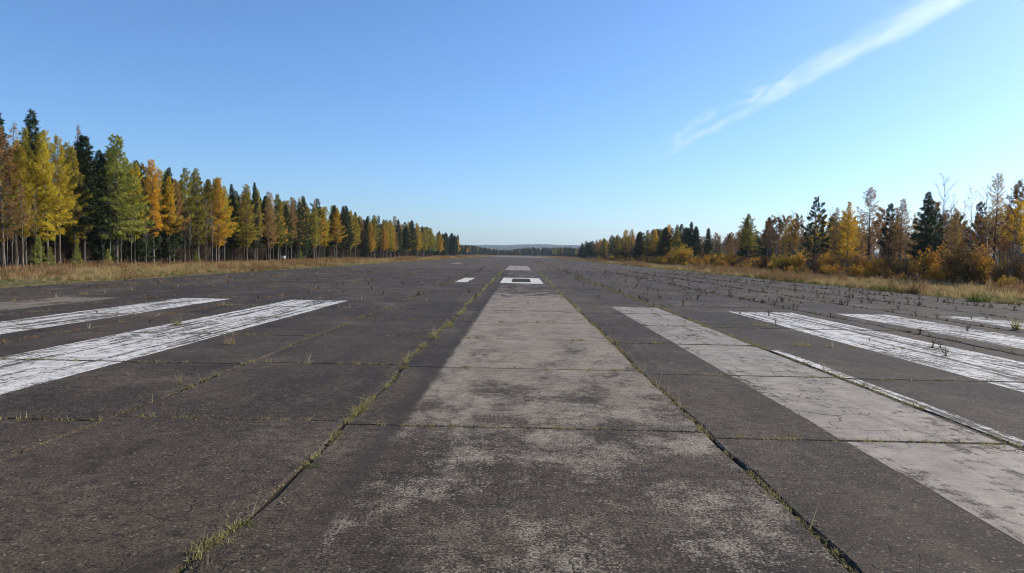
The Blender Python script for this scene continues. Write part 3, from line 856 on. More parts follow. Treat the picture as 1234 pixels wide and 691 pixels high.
for px, py, lat in ((1232, 226, 41.0), (1212, 232, 43.0), (1190, 236, 44.0), (1160, 240, 43.0), (1145, 236, 44.0), (1090, 246, 44.0), (1032, 248, 44.0), (1000, 252, 43.0), (970, 256, 44.0), (955, 255, 43.0), (938, 258, 42.0)):
    p = at_lateral(px, lat)
    plant('bare', p, height_at(px, py, p.y), .8, 'leafless aspen standing %s' % ('behind the tall thin brown larch at right' if px > 1180 else 'just right of the broad dark spruce' if px > 1130 else 'between the broad dark spruce and the lone pine' if px > 990 else 'left of the lone dark pine'), 'leafless aspens at the back of the right thicket')
SHRUBS = [  # column, top, lateral, kind, width, label
    (812, 299, 30.5, 'shrub1', 1.5, 'bright orange shrub before the dark spruce group right of the runway'),
    (824, 297, 31.5, 'shrub0', 1.4, 'tall orange shrub right beside the brightest one at the dark spruces'),
    (842, 309, 31.0, 'rshrub0', 1.3, 'dull rusty shrub right of the orange pair'),
    (862, 306, 31.0, 'shrub2', 1.5, 'golden shrub in front of the set back gap on the right'),
    (880, 305, 32.0, 'shrub1', 1.4, 'wide golden shrub beneath the brown larch in the gap'),
    (905, 312, 31.5, 'brush0', 1.2, 'grey brown brush left of the single bare pole tree'),
    (921, 308, 31.0, 'rshrub1', 1.0, 'rusty shrub at the foot of the single bare pole tree'),
    (948, 306, 30.5, 'shrub0', 1.3, 'bright yellow shrub below the rusty birches'),
    (962, 304, 31.5, 'shrub2', 1.1, 'upright yellow shrub left of the lone dark pine'),
    (977, 308, 31.0, 'brush1', 1.2, 'olive brown brush at the foot of the lone dark pine'),
    (999, 306, 31.0, 'shrub0', 1.1, 'yellow shrub right of the lone dark pine'),
    (1012, 308, 31.5, 'brush2', 1.2, 'brown brush between two yellow shrubs on the right'),
    (1033, 307, 31.0, 'rshrub2', 1.2, 'rusty orange shrub under the tall olive brown larch'),
    (1054, 309, 30.5, 'shrub1', .9, 'low golden shrub under the russet larch on the right'),
    (1072, 309, 31.0, 'rshrub0', 1.0, 'orange brown shrub right of the low golden shrub'),
    (1092, 312, 31.5, 'brush0', 1.2, 'dark brush at the foot of the broad dark spruce'),
    (1125, 300, 30.5, 'shrub2', 1.1, 'golden shrub right of the broad dark spruce'),
    (1146, 301, 31.0, 'rshrub1', 1.1, 'big russet shrub left of the tall brown larch trunk'),
    (1163, 298, 30.5, 'rshrub0', 1.2, 'bulky rusty shrub before the tall brown larch'),
    (1182, 300, 31.5, 'shrub0', .9, 'sparse yellow shrub touching the tall brown larch trunk'),
    (1208, 316, 30.5, 'rshrub2', 1.1, 'low brown shrub near the right edge of the picture'),
    (1228, 312, 31.0, 'rshrub1', 1.1, 'rusty shrub cut by the right edge of the picture'),
]
for px, py, lat, key, wd, lab in SHRUBS:
    p = at_lateral(px, lat)
    h = max(1.3, height_at(px, py, p.y))
    plant(key, p, h, wd, lab, 'autumn shrubs along the right verge')
y = 36.0
while y < 300:
    k = ['brush', 'rshrub', 'shrub', 'shrub'][int(rngt.integers(0, 4))]
    where = 'near the right picture edge' if y < 58 else 'around the broad dark spruce' if y < 72 else 'around the lone dark pine' if y < 95 else 'before the set back gap' if y < 130 else 'before the distant right treeline'
    plant(k, (float(rngt.uniform(30.5, 36.0)), y, 0), float(rngt.uniform(.9, 2.2)), float(rngt.uniform(.9, 1.5)), {'brush': 'grey brown brush', 'rshrub': 'rusty leaved bush', 'shrub': 'yellow leaved bush'}[k] + ' filling the undergrowth ' + where, 'undergrowth on the right')
    y += float(rngt.uniform(.9, 1.9)) * (1 if y < 130 else 2)

y = 40.0
while y < 230:
    k = ['shrub', 'rshrub', 'shrub', 'shrub'][int(rngt.integers(0, 4))]
    where = 'near the right picture edge' if y < 58 else 'before the broad dark spruce' if y < 72 else 'before the lone dark pine' if y < 95 else 'before the set back gap' if y < 130 else 'before the distant right treeline'
    plant(k, (float(rngt.uniform(28.8, 31.0)), y, 0), float(rngt.uniform(.7, 1.5)), float(rngt.uniform(1.1, 1.8)), {'rshrub': 'low rusty bush', 'shrub': 'low golden bush'}[k] + ' at the front of the right verge shrubs ' + where, 'low bushes on the right verge')
    y += float(rngt.uniform(1.2, 3.2)) * (1 if y < 130 else 1.6)

# ------------------------------------------------------------------ stuff scattered with geometry nodes
def proto_collection(name, meshes):
    c = bpy.data.collections.new(name)
    for i, m in enumerate(meshes):
        c.objects.link(bpy.data.objects.new('%s_%02d' % (name, i), m))
    return c

def scatter(name, pts, rot, scl, idx, coll, label, cat):
    me = bpy.data.meshes.new(name)
    n = len(pts)
    me.vertices.add(n); me.vertices.foreach_set('co', np.asarray(pts, np.float32).ravel())
    for nm, ty, arr in (('rot', 'FLOAT_VECTOR', rot), ('scl', 'FLOAT_VECTOR', scl)):
        a = me.attributes.new(nm, ty, 'POINT'); a.data.foreach_set('vector', np.asarray(arr, np.float32).ravel())
    a = me.attributes.new('idx', 'INT', 'POINT'); a.data.foreach_set('value', np.asarray(idx, np.int32))
    o = link(name, me)
    ng = bpy.data.node_groups.new(name, 'GeometryNodeTree')
    ng.interface.new_socket('Geometry', in_out='INPUT', socket_type='NodeSocketGeometry')
    ng.interface.new_socket('Geometry', in_out='OUTPUT', socket_type='NodeSocketGeometry')
    N, L = ng.nodes, ng.links
    gi, go = N.new('NodeGroupInput'), N.new('NodeGroupOutput')
    m2p = N.new('GeometryNodeMeshToPoints')
    ci = N.new('GeometryNodeCollectionInfo'); ci.inputs[0].default_value = coll; ci.inputs[1].default_value = True; ci.inputs[2].default_value = True
    ip = N.new('GeometryNodeInstanceOnPoints'); ip.inputs['Pick Instance'].default_value = True
    def att(nm, ty):
        a = N.new('GeometryNodeInputNamedAttribute'); a.data_type = ty; a.inputs[0].default_value = nm; return a.outputs[0]
    L.new(gi.outputs[0], m2p.inputs[0]); L.new(m2p.outputs[0], ip.inputs['Points'])
    L.new(ci.outputs[0], ip.inputs['Instance'])
    L.new(att('idx', 'INT'), ip.inputs['Instance Index']); L.new(att('rot', 'FLOAT_VECTOR'), ip.inputs['Rotation']); L.new(att('scl', 'FLOAT_VECTOR'), ip.inputs['Scale'])
    L.new(ip.outputs[0], go.inputs[0])
    md = o.modifiers.new('scatter', 'NODES'); md.node_group = ng
    return tag(o, label, cat, kind='stuff')

def whole(key):
    (tr, cr), wm, lm = RAW[key]
    g = Geo(); g.merge(tr, 0)
    if cr.v: g.merge(cr, 1)
    return g.mesh('whole_' + key, (wm, lm))

rngs = np.random.default_rng(77)
FK = ['spruce0', 'spruce1', 'spruce2', 'pine0', 'olive1', 'russet1', 'gold2', 'green1', 'bare0', 'bare1', 'rusty0', 'brush0', 'brush1']
FH = np.array([PROTO_H[k] for k in FK])
forest_coll = proto_collection('forest_prototype', [whole(k) for k in FK])
def forest(name, n, xf, yf, hf, weights, label):
    w = np.array([weights.get(k, 0) for k in FK], float); w /= w.sum()
    idx = rngs.choice(len(FK), n, p=w)
    # collection children come out in name order
    x, yv = xf(n), yf(n)
    h = hf(n, x, yv); h = np.where(np.isin(idx, [FK.index('brush0'), FK.index('brush1')]), np.minimum(h, rngs.uniform(2.0, 3.4, n)), h); s = h / FH[idx]
    scl = np.column_stack([s * rngs.uniform(.9, 1.25, n)] * 2 + [s])
    scl[:, 1] = scl[:, 0]
    rot = np.column_stack([np.zeros(n), np.zeros(n), rngs.uniform(0, 6.28, n)])
    return scatter(name, np.column_stack([x, yv, np.full(n, -.05)]), rot, scl, idx, forest_coll, label, 'forest')
forest('forest', 900, lambda n: rngs.uniform(-85, -44.5, n), lambda n: 15 + 390 * rngs.random(n) ** 1.2, lambda n, x, y: rngs.uniform(7.8, 10.4, n),
       dict(spruce0=4, spruce1=4, spruce2=4, pine0=2, olive1=1.5, russet1=1, bare0=1, brush0=1.5), 'dense dark forest interior behind the left row of larches and spruces')
forest('forest', 1200, lambda n: rngs.uniform(42.5, 80, n), lambda n: 30 + 370 * rngs.random(n) ** 1.4, lambda n, x, y: np.where(y < 112, rngs.uniform(4.6, 7.2, n), rngs.uniform(5.8, 8.4, n)) * np.where((y > 108) & (y < 150), .85, 1),
       dict(rusty0=3, bare0=3.5, bare1=3.5, pine0=1.5, spruce1=1.5, russet1=2, brush0=1.5, brush1=1.5), 'brown leafless thicket and young forest behind the right row of trees')
forest('understorey', 330, lambda n: rngs.uniform(-43, -35.5, n), lambda n: 35 + 240 * rngs.random(n) ** 1.3, lambda n, x, y: rngs.uniform(1.2, 3.0, n),
       dict(spruce0=2, brush0=4, brush1=4, pine0=1), 'dim brush and seedlings under the left forest trees')
forest('forest', 1500, lambda n: rngs.uniform(-190, 190, n), lambda n: rngs.uniform(830, 960, n), lambda n, x, y: rngs.uniform(7.5, 11.5, n) * np.where(x > 12, 1.0, .9 + .2 * np.sin(x * .07)),
       dict(spruce0=4, spruce1=3, spruce2=4, pine0=3, olive1=1, russet1=.8), 'low band of dark forest across the far end of the runway')
forest('forest', 520, lambda n: np.where(rngs.random(n) < .5, rngs.uniform(-95, -48, n), rngs.uniform(36, 95, n)), lambda n: rngs.uniform(640, 860, n), lambda n, x, y: rngs.uniform(7.5, 10.5, n),
       dict(spruce0=4, spruce2=3, pine0=2, olive1=1.5, gold2=1, russet1=1.5), 'distant trees at both far corners of the runway end')

# grass
def clump(seed, n, h, spread, w, lean=.35, seedhead=False, mats=0):
    rng = np.random.default_rng(seed); g = Geo()
    for i in range(n):
        a = rng.uniform(0, 6.28); r = spread * math.sqrt(rng.random())
        b = np.array([math.cos(a) * r, math.sin(a) * r, -.03]); hh = h * rng.uniform(.45, 1.1)
        la = rng.uniform(0, 6.28); le = abs(rng.normal(0, lean)) * hh
        tipv = b + np.array([math.cos(la) * le, math.sin(la) * le, hh]); mid = b + np.array([math.cos(la) * le * .35, math.sin(la) * le * .35, hh * .6])
        sa = rng.uniform(0, 6.28); s = np.array([math.cos(sa), math.sin(sa), 0]) * w * .5
        g.add([b - s, b + s, mid - s * .8, mid + s * .8, tipv], [(0, 1, 3), (0, 3, 2), (2, 3, 4)], rng.random(), 0)
        if seedhead and rng.random() < .4:
            hd = s * 2.2
            g.add([tipv - [0, 0, .12 * h], tipv + hd, tipv + [0, 0, .1 * h], tipv - hd], [(0, 1, 2), (0, 2, 3)], rng.random(), 0)
    return g
gm = []
for i in range(3): gm.append(clump(800 + i, 46, .62, .30, .016, .3, True).mesh('tuft_dry', (FOL['dry'],)))
for i in range(2): gm.append(clump(810 + i, 40, .70, .28, .016, .28, True).mesh('tuft_red', (FOL['dryred'],)))
for i in range(2): gm.append(clump(820 + i, 50, .36, .30, .018, .5).mesh('tuft_green', (FOL['grass'],)))
grass_coll = proto_collection('grass_prototype', gm)
def grass(name, side, label, e0=.38):
    P = []
    for (y0, y1, dens) in ((8, 55, 9.0), (55, 110, 6.0), (110, 240, 3.0), (240, 690, 1.3)):
        n = int((y1 - y0) * 16.3 * dens)
        P.append(np.column_stack([rngs.uniform(HALF - .9, 36.3, n), rngs.uniform(y0, y1, n)]))
    P = np.concatenate(P)
    # ragged front edge
    edge = HALF - .1 + .28 * np.sin(P[:, 1] * .9 + side) + .34 * np.sin(P[:, 1] * .31 + 1) + .2 * np.sin(P[:, 1] * 2.7) + np.abs(rngs.normal(0, .22, len(P)))
    P = P[P[:, 0] > edge]
    n = len(P); u = np.maximum(0, P[:, 0] - HALF)
    pat = np.sin(P[:, 0] * .35 + P[:, 1] * .12) * np.sin(P[:, 1] * .21 - P[:, 0] * .2) + rngs.normal(0, .35, n)
    idx = rngs.integers(0, 3, n)
    idx[pat > .35] = rngs.integers(3, 5, n)[pat > .35]
    gr_ = (rngs.random(n) < np.clip(.42 - u * .09, .12, 1)) | (pat < -.55)
    idx[gr_] = rngs.integers(5, 7, n)[gr_]
    s = rngs.uniform(.3, 1.0, n) * np.clip(.75 + .55 * pat, .45, 1.35) * np.clip(e0 + u * .14, e0, .85) * np.clip(1.25 - u * .045, .6, 1) * (1 + .25 * np.sin(P[:, 1] * .5 + P[:, 0]))
    far = np.clip(P[:, 1] / 110, 1, 2.2)
    scl = np.column_stack([s * far * 1.15, s * far * 1.15, s])
    rot = np.column_stack([rngs.normal(0, .06, n), rngs.normal(0, .06, n), rngs.uniform(0, 6.28, n)])
    return scatter(name, np.column_stack([side * P[:, 0], P[:, 1], np.full(n, .02)]), rot, scl, idx, grass_coll, label, 'grass')
grass('dry_grass', -1, 'tall tan dry grass on the verge along the left forest')
grass('dry_grass', 1, 'tan and reddish dry grass on the verge along the right thicket', .72)
n = 2600
scatter('field_grass', np.column_stack([rngs.uniform(-70, 70, n), rngs.uniform(END, 830, n), np.zeros(n)]), np.column_stack([np.zeros((n, 2)), rngs.uniform(0, 6.28, n)]),
        np.column_stack([np.full(n, 2.4), np.full(n, 2.4), rngs.uniform(.5, .9, n)]), rngs.integers(0, 5, n), grass_coll, 'pale dry grass field beyond the far end of the runway', 'grass')

# ------------------------------------------------------------------ growth in the joints
def tuft(g, c, n, h, spread, w, rng, m=0, lean=.6):
    for i in range(n):
        a = rng.uniform(0, 6.28); r = spread * math.sqrt(rng.random())
        b = np.array([c[0] + math.cos(a) * r, c[1] + math.sin(a) * r, c[2]]); hh = h * rng.uniform(.3, 1.1)
        la = rng.uniform(0, 6.28); le = abs(rng.normal(0, lean)) * hh
        tipv = b + np.array([math.cos(la) * le, math.sin(la) * le, hh]); sa = rng.uniform(0, 6.28); s = np.array([math.cos(sa), math.sin(sa), 0]) * w * .5
        g.add([b - s, b + s, tipv], [(0, 1, 2)], rng.random(), m)
def moss(g, c, r, rng, m=0):
    k = 7; a = np.arange(k) * 2 * math.pi / k + rng.uniform(0, 1)
    rr = r * rng.uniform(.6, 1.3, k)
    v = [(c[0], c[1], c[2] + r * .42)] + [(c[0] + math.cos(q) * w * .55, c[1] + math.sin(q) * w * .55, c[2] + r * .3) for q, w in zip(a, rr)] + [(c[0] + math.cos(q) * w, c[1] + math.sin(q) * w, c[2] - .01) for q, w in zip(a, rr)]
    f = []
    for i in range(k):
        j = (i + 1) % k
        f += [(0, 1 + i, 1 + j), (1 + i, 1 + k + i, 1 + k + j), (1 + i, 1 + k + j, 1 + j)]
    g.add(v, f, rng.random(), m)
MOSS_MAT = soil('joint_moss_and_crumbs', (.075, .062, .035), (.12, .10, .04), (.09, .095, .03), 4)

def joint_growth(name, label, pts, amount, seed, h=.055, tall=.03, mat=None):
    """pts: function of u in 0..1 -> x,y ; amount(u) 0..1 chance"""
    rng = np.random.default_rng(seed); g = Geo()
    for u in np.linspace(0, 1, amount[0]):
        x, y_ = pts(u)
        a = amount[1](u, y_)
        if rng.random() < a * .75:
            moss(g, (x + rng.normal(0, .018), y_, -.016), rng.uniform(.018, .045), rng, 1)
        if rng.random() < a:
            tuft(g, (x + rng.normal(0, .02), y_ + rng.normal(0, .02), -.015), int(rng.integers(8, 22)), h * rng.uniform(.5, 1.6), rng.uniform(.02, .06), .006 + .0007 * y_, rng, 0, 1.0)
        if rng.random() < tall * a:
            tuft(g, (x, y_, -.015), int(rng.integers(2, 5)), .22, .02, .005 + .0005 * y_, rng, 2, .5)
    if g.v:
        tag(link(name, g.mesh(name, (mat or FOL['crack'], MOSS_MAT, FOL['straw']))), label, 'grass', kind='stuff')
def patchy(lo, hi, seed, freq=.9, bias=0.0):
    r = np.random.default_rng(seed).uniform(0, 6.28, 4)
    def f(u, y):
        v = .5 + .28 * math.sin(freq * y * 1.7 + r[0]) + .25 * math.sin(freq * y * 4.1 + r[1]) + .2 * math.sin(freq * y * 9 + r[2]) + bias
        return lo + (hi - lo) * min(1, max(0, v))
    return f
def along(k, y0=1.0, y1=SLAB_Y1): return lambda u: (jx(k, y0 + (y1 - y0) * u), y0 + (y1 - y0) * u)
def across(k0, k1, r):
    def f(u):
        x = JX[k0] + (JX[k1] - JX[k0]) * u
        k = max(0, min(len(JX) - 2, next((i for i in range(len(JX) - 1) if JX[i] <= x < JX[i + 1]), 0)))
        return x, jy(k, r)
    return f
joint_growth('joint_grass', 'yellow green grass along the lengthwise joint left of the centre strip', along(6, 1.0, 75), (2900, patchy(-.3, .95, 1, .9, .0)), 31, .048)
joint_growth('joint_grass', 'low moss and grass along the lengthwise joint right of the centre strip', along(7, 1.0, 75), (2700, patchy(.1, .6, 2)), 32, .034, .06)
joint_growth('joint_grass', 'sparse grass along the second lengthwise joint on the left', along(5, 4, 60), (900, patchy(-.15, .5, 3)), 33, .045)
joint_growth('joint_grass', 'grass along the joint between the grey stripe and narrow white line', along(8, 3, 60), (1500, patchy(.1, .95, 4)), 34, .05)
for k in (4, 3, 2, 1, 9, 10, 11, 12):
    joint_growth('joint_grass', 'thin dry grass in the lengthwise joint about %.0f metres %s of the centre' % (abs(JX[k]), 'left' if JX[k] < 0 else 'right'), along(k, 8, 74), (800, patchy(-.1, .5 if k < 6 else .85, 40 + k)), 50 + k, .06, .06, FOL['dryred'] if k < 6 else FOL['weed'])
for r, lo, hi, s in ((2, .05, .55, 1), (3, .0, .45, 2), (4, .0, .5, 3), (5, .0, .5, 4), (6, .0, .4, 5), (7, 0, .4, 6), (9, 0, .4, 7), (11, 0, .4, 8)):
    pf = patchy(lo, hi, 70 + s, 1.0)
    f = across(0, len(JX) - 1, r)
    joint_growth('joint_grass', 'patchy grass in the crosswise joint number %d from the camera' % (r - 1), f, (900, lambda u, y_, pf=pf: pf(u, u * 38)), 90 + s, .05)

# single tufts the photo shows, at their place
def tuft_thing(px, py, h, spread, n, mat, label, straw=0):
    c = ground(px, py); rng = np.random.default_rng(int(px * 7 + py))
    g = Geo(); tuft(g, (0, 0, -.02), n, h, spread, .005 + .0008 * c.y, rng)
    if straw: tuft(g, (0, 0, -.02), straw, h * 2.2, spread * .4, .004 + .0006 * c.y, rng, 1, .5)
    o = link('grass_tuft', g.mesh('grass_tuft', (mat, FOL['straw'])), loc=c)
    tag(o, label, 'grass tuft', 'grass tufts on the runway')
TF = [
    (246, 683, .06, .08, 60, 'crack', 'straw yellow grass tuft lowest in the left joint', 6),
    (272, 655, .055, .07, 50, 'crack', 'long straw coloured tuft in the left joint just above the lowest one', 4),
    (295, 634, .08, .07, 80, 'grass', 'bright green tuft with a straw tip in the left joint', 3),
    (374, 563, .07, .06, 60, 'grass', 'small green tuft beside pebbles in the left joint', 0),
    (408, 522, .07, .06, 50, 'crack', 'pale tuft midway along the left joint', 2),
    (442, 494, .10, .08, 70, 'crack', 'grass tuft where the left joint meets the crosswise joint', 3),
    (486, 444, .10, .08, 70, 'crack', 'dry tuft with a long pale stalk in the left joint', 4),
    (524, 408, .12, .1, 70, 'crack', 'straw tuft far up the left joint', 4),
    (541, 394, .16, .12, 70, 'crack', 'taller straw tuft at the far end of the left joint', 4),
    (950, 527, .07, .10, 80, 'crack', 'low brownish tuft in the crosswise joint left of the grey stripe', 0),
    (1123, 534, .06, .08, 70, 'crack', 'small yellow tuft in the joint crossing the grey stripe', 0),
    (1196, 538, .09, .11, 90, 'crack', 'yellow tuft in the joint near the right picture edge', 2),
    (773, 668, .04, .03, 26, 'grass', 'tiny green weed alone on the near right tarmac', 0),
    (930, 598, .07, .06, 50, 'crack', 'dark mossy tuft in the right joint nearest the camera', 0),
    (812, 486, .06, .06, 50, 'crack', 'tuft midway along the right joint', 0),
    (742, 415, .14, .07, 50, 'crack', 'upright dry tuft in the far part of the right joint', 4),
    (218, 463, .16, .05, 24, 'crack', 'dry stalks at the bend of the second left joint', 8),
    (213, 392, .22, .12, 60, 'crack', 'pale dry tuft between the two white stripes on the left', 6),
    (278, 415, .18, .10, 50, 'crack', 'dry tuft just below the near white stripe on the left', 5),
    (245, 504, .06, .16, 90, 'crack', 'long mossy tuft line in the near crosswise joint on the left', 0),
    (40, 505, .07, .15, 70, 'weed', 'dark weed patch in the near crosswise joint at far left', 0),
    (918, 393, .10, .22, 90, 'crack', 'flat dry tuft between grey stripe and white stripe', 3),
    (968, 417, .10, .2, 90, 'crack', 'larger flat dry tuft between grey stripe and white stripe', 3),
    (1225, 398, .42, .10, 60, 'crack', 'tall yellow green weed at the right edge beyond the second stripe', 6),
    (1178, 364, .55, .5, 160, 'grass', 'lush green clump at the edge of the right verge', 0),
    (1215, 366, .45, .45, 150, 'crack', 'orange yellow clump at the edge of the right verge', 0),
]
for px, py, h, sp_, n, mt, lab, st in TF: tuft_thing(px, py, h * (.75 if py > 440 else .95), sp_ * .95, n, FOL[mt], lab, st)

# dry weeds standing on the right half of the tarmac
def weed(seed):
    rng = np.random.default_rng(seed); g = Geo()
    for i in range(int(rng.integers(2, 5))):
        a = rng.uniform(0, 6.28); h = rng.uniform(.5, 1); tl = rng.uniform(0, .35)
        q = np.array([math.cos(a) * tl * h, math.sin(a) * tl * h, h]); tube(g, [(0, 0, -.05), q * .5 + [0, 0, .04], q], [.022, .017, .010], 3, rng.random())
        for j in range(6):
            w = rng.uniform(.35, 1); b = q * w; a2 = rng.uniform(0, 6.28); l = rng.uniform(.12, .32)
            e = b + np.array([math.cos(a2) * l * .7, math.sin(a2) * l * .7, l * .6]); tube(g, [b, e], [.012, .007], 3, rng.random())
            leaves(g, np.array([e]), rng.normal(0, 1, (1, 3)), rng.normal(0, 1, (1, 3)), .09, .06, np.array([rng.random()]), quad=True)
    for j in range(6):
        a2 = rng.uniform(0, 6.28); leaves(g, np.array([[math.cos(a2) * .12, math.sin(a2) * .12, .06]]), np.array([[math.cos(a2), math.sin(a2), .5]]), np.array([[0, 0, 1.0]]), .3, .09, np.array([rng.random()]), quad=True)
    return g
WM = [weed(900 + i).mesh('weed', (FOL['weed'],)) for i in range(5)]
rngw = np.random.default_rng(99)
def weeds(n, xf, yf, label, group, hs=(.12, .3)):
    for i in range(n):
        x, yv = xf(), yf()
        k = min(range(len(JX)), key=lambda j: abs(JX[j] - x))
        if rngw.random() < .4: x = JX[k] + rngw.normal(0, .09)
        elif rngw.random() < .5: yv = SLAB_Y0 + SLAB_L * round((yv - SLAB_Y0) / SLAB_L) + rngw.normal(0, .06)
        o = link('dry_weed', WM[int(rngw.integers(0, 5))], loc=(x, yv, 0))
        h = float(rngw.uniform(*hs)); w_ = float(rngw.uniform(1.2, 2.2)); o.scale = (h * w_, h * w_, h); o.rotation_euler = (0, 0, float(rngw.uniform(0, 6.28)))
        tag(o, label, 'weed', group)
weeds(290, lambda: float(rngw.uniform(5.5, 19.4)), lambda: float(24 + 55 * rngw.random() ** 1.2), 'small dead weed standing on the cracked tarmac right of the stripes', 'dead weeds on the right tarmac', (.06, .24))
weeds(40, lambda: float(rngw.uniform(6, 17)), lambda: float(rngw.uniform(11, 24)), 'small dead weed among the white stripes on the right', 'dead weeds among the right stripes', (.06, .2))
weeds(36, lambda: float(rngw.uniform(-19, -4)), lambda: float(rngw.uniform(15, 70)), 'small dead weed on the tarmac left of the centre', 'dead weeds on the left tarmac', (.06, .2))
weeds(30, lambda: float(rngw.uniform(2.5, 6)), lambda: float(rngw.uniform(45, 85)), 'small dead weed beside the far end of the right joint', 'dead weeds by the far right joint', (.12, .25))
n = 1900
wc = proto_collection('weed_prototype', WM)
h = rngw.uniform(.05, .18, n)
def weed_points(n):
    x = np.where(rngw.random(n) < .74, rngw.uniform(3, 19.6, n), rngw.uniform(-19.5, 0, n)); yv = 26 + 300 * rngw.random(n) ** 1.7
    j = np.array(JX); near = j[np.argmin(abs(x[:, None] - j[None]), 1)]
    u = rngw.random(n)
    x = np.where(u < .45, near + rngw.normal(0, .07, n), x)
    yv = np.where((u > .45) & (u < .8), SLAB_Y0 + SLAB_L * np.round((yv - SLAB_Y0) / SLAB_L) + rngw.normal(0, .07, n), yv)
    return np.column_stack([x, yv, np.zeros(n)])
scatter('dead_weeds', weed_points(n), np.column_stack([np.zeros((n, 2)), rngw.uniform(0, 6.28, n)]),
        np.column_stack([h * 2.1, h * 2.1, h]), rngw.integers(0, 5, n), wc, 'countless dead weeds dotting the far runway', 'weeds')

# loose chips of concrete along the joints
g = Geo()
for i in range(420):
    k = int(rngw.choice([6, 7, 5, 8], p=[.4, .3, .15, .15])); yv = float(2 + 18 * rngw.random() ** 1.5); r = float(rngw.uniform(.004, .014))
    c = np.array([jx(k, yv) + rngw.normal(0, .09), yv, r * .4])
    v = rngw.normal(0, 1, (6, 3)) * .15 + np.array([[1, 0, 0], [-1, 0, 0], [0, 1, 0], [0, -1, 0], [0, 0, .7], [0, 0, -.6]])
    g.add(c + v * r, [(0, 2, 4), (2, 1, 4), (1, 3, 4), (3, 0, 4), (2, 0, 5), (1, 2, 5), (3, 1, 5), (0, 3, 5)], rngw.random())
tag(link('loose_chips', g.mesh('loose_chips', (FOL['straw'],))), 'small pale stone chips scattered along the joints', 'gravel', kind='stuff')

# ------------------------------------------------------------------ marker post on the left verge
def plain(name, col, rough=.6):
    t = NT(name); p = t.pos(); a = t.noise(p, 14, 4, .6)
    return t.done(t.surf(t.mix(t.step(a, .45, .75), col, tuple(c * .6 for c in col)), rough, .3))
mp = ground(341.5, 318.0)
mp = Vector((mp.x, mp.y, .02))
root = bpy.data.objects.new('marker_post', None); COL.objects.link(root); root.location = mp
tag(root, 'small white marker box on a reddish post in the left verge grass', 'marker post')
def box(g, x0, x1, y0, y1, z0, z1, tp=1.0):
    cx, cy = (x0 + x1) / 2, (y0 + y1) / 2
    q = lambda x, y_: (cx + (x - cx) * tp, cy + (y_ - cy) * tp)
    v = [(x0, y0, z0), (x1, y0, z0), (x1, y1, z0), (x0, y1, z0)] + [q(x, y_) + (z1,) for x, y_ in ((x0, y0), (x1, y0), (x1, y1), (x0, y1))]
    g.add(v, [(0, 2, 1), (0, 3, 2), (4, 5, 6), (4, 6, 7), (0, 1, 5), (0, 5, 4), (1, 2, 6), (1, 6, 5), (2, 3, 7), (2, 7, 6), (3, 0, 4), (3, 4, 7)])
g = Geo(); box(g, -.18, .18, -.14, .14, 0, .52, .8); link('post', g.mesh('post', (plain('faded_red_paint', (.30, .11, .07)),)), root)
g = Geo(); box(g, -.2, .2, -.16, .16, .52, .9, .96); box(g, -.22, .22, -.18, .18, .9, .94); link('box', g.mesh('box', (plain('white_box_paint', (.8, .76, .72)),)), root)

# ------------------------------------------------------------------ contrail high in the sky
H_C = 6000.0
def sky_pt(px, py):
    d = ray(px, py); t = (H_C - EYE) / d.z
    return Vector((d.x * t, d.y * t, H_C))
A, B = sky_pt(770, 203), sky_pt(1185, -16)
B = A + (B - A) * 1.9
ax = (B - A); LEN = ax.length; ax.normalize()
sd = Vector((0, 0, 1)).cross(ax).normalized()        # horizontal, to the left of the track
if (sd.x * 1.0) > 0: sd = -sd
up = ax.cross(sd)
CW, CH = 1500.0, 260.0
k = 16; v, f = [], []
nx = 13
for i in range(nx):
    for j in range(k):
        a = 2 * math.pi * j / k
        v.append((LEN * i / (nx - 1), CW * math.cos(a) + 500, CH * math.sin(a)))
for i in range(nx - 1):
    for j in range(k):
        p_, q_ = i * k + j, i * k + (j + 1) % k
        f.append((p_, q_, q_ + k, p_ + k))
f.append(tuple(range(k - 1, -1, -1))); f.append(tuple((nx - 1) * k + j for j in range(k)))
me = bpy.data.meshes.new('contrail'); me.from_pydata(v, [], f); me.update()
t = NT('contrail_ice_cloud')
oc = t.n('TexCoord').outputs['Object']
s3 = t.n('SeparateXYZ'); t.put(s3.inputs[0], oc); lx, ly, lz = s3.outputs
wob = t.noise(t.vec(oc, (1 / 5200, 0, 0)), 1, 3, .6)
ly2 = t.math('ADD', ly, t.math('MULTIPLY', t.math('SUBTRACT', wob, .5), 900))
core = t.math('MULTIPLY', t.step(ly2, -200, -110), t.step(ly2, 330, -90))
st = t.noise(t.vec(oc, (1 / 2600, 1 / 260, 1 / 400)), 1, 4, .6, .4)
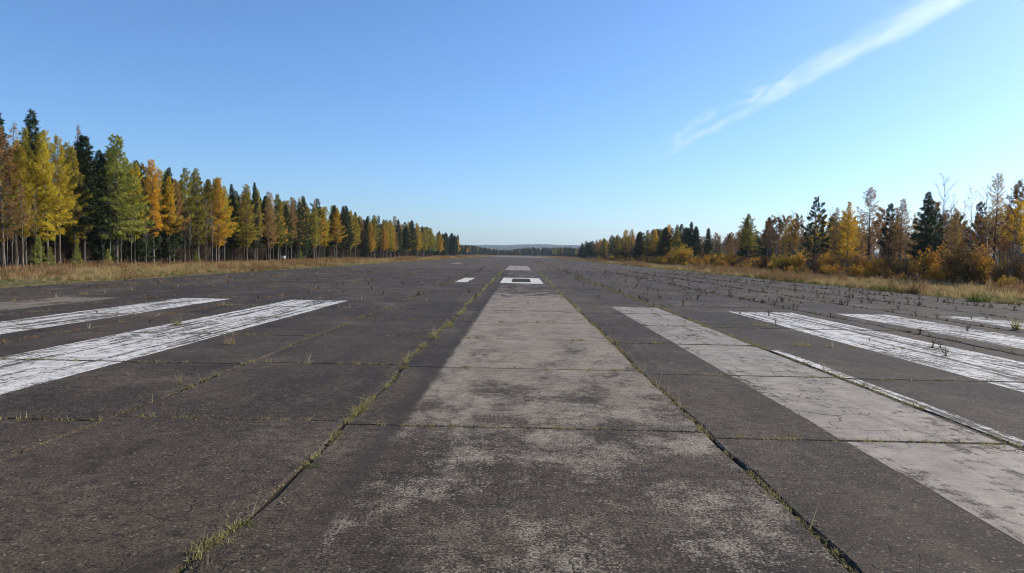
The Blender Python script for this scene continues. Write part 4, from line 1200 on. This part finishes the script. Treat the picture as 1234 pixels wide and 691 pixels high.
core = t.math('MULTIPLY', core, t.step(st, .32, .66, .12, 1.0))
sheet_ = t.math('MULTIPLY', t.step(ly2, -150, 250), t.step(ly, 1950, 700))
sn = t.noise(t.vec(oc, (1 / 4200, 1 / 900, 1 / 700), (3, 1, 0)), 1, 5, .62, .5)
sheet_ = t.math('MULTIPLY', sheet_, t.step(sn, .46, .74))
ends = t.math('MULTIPLY', t.step(lx, LEN * .0, LEN * .2), t.lin(lx, LEN * .08, LEN * .45, .4, 1.0))
zz = t.step(t.math('ABSOLUTE', lz), CH * .95, CH * .3)
dens = t.math('ADD', t.math('MULTIPLY', core, .00048), t.math('MULTIPLY', sheet_, .00046))
dens = t.math('MULTIPLY', t.math('MULTIPLY', dens, ends), zz)
pv = t.n('VolumePrincipled'); pv.inputs['Color'].default_value = (1, 1, 1, 1); pv.inputs['Anisotropy'].default_value = .55
t.put(pv.inputs['Density'], dens)
t.t.links.new(pv.outputs[0], t.out.inputs['Volume'])
t.mat.cycles.volume_step_rate = .06
con = link('contrail', me, mat=t.mat)
con.matrix_world = Matrix.Translation(A) @ Matrix((ax, sd, up)).transposed().to_4x4()
tag(con, 'thin white contrail slanting down across the upper right sky', 'cloud')

# ------------------------------------------------------------------ air
me = bpy.data.meshes.new('haze')
x0, x1, y0, y1, z0, z1 = -7500, 7500, -1600, 8000, -2.5, 99
me.from_pydata([(x0, y0, z0), (x1, y0, z0), (x1, y1, z0), (x0, y1, z0), (x0, y0, z1), (x1, y0, z1), (x1, y1, z1), (x0, y1, z1)], [],
               [(0, 3, 2, 1), (4, 5, 6, 7), (0, 1, 5, 4), (1, 2, 6, 5), (2, 3, 7, 6), (3, 0, 4, 7)])
t = NT('haze_air')
pv = t.n('VolumePrincipled'); pv.inputs['Color'].default_value = (.72, .86, 1, 1); pv.inputs['Density'].default_value = .0001; pv.inputs['Anisotropy'].default_value = .2
t.t.links.new(pv.outputs[0], t.out.inputs['Volume'])
tag(link('haze', me, mat=t.mat), 'thin blue haze in the distant air', kind='stuff')
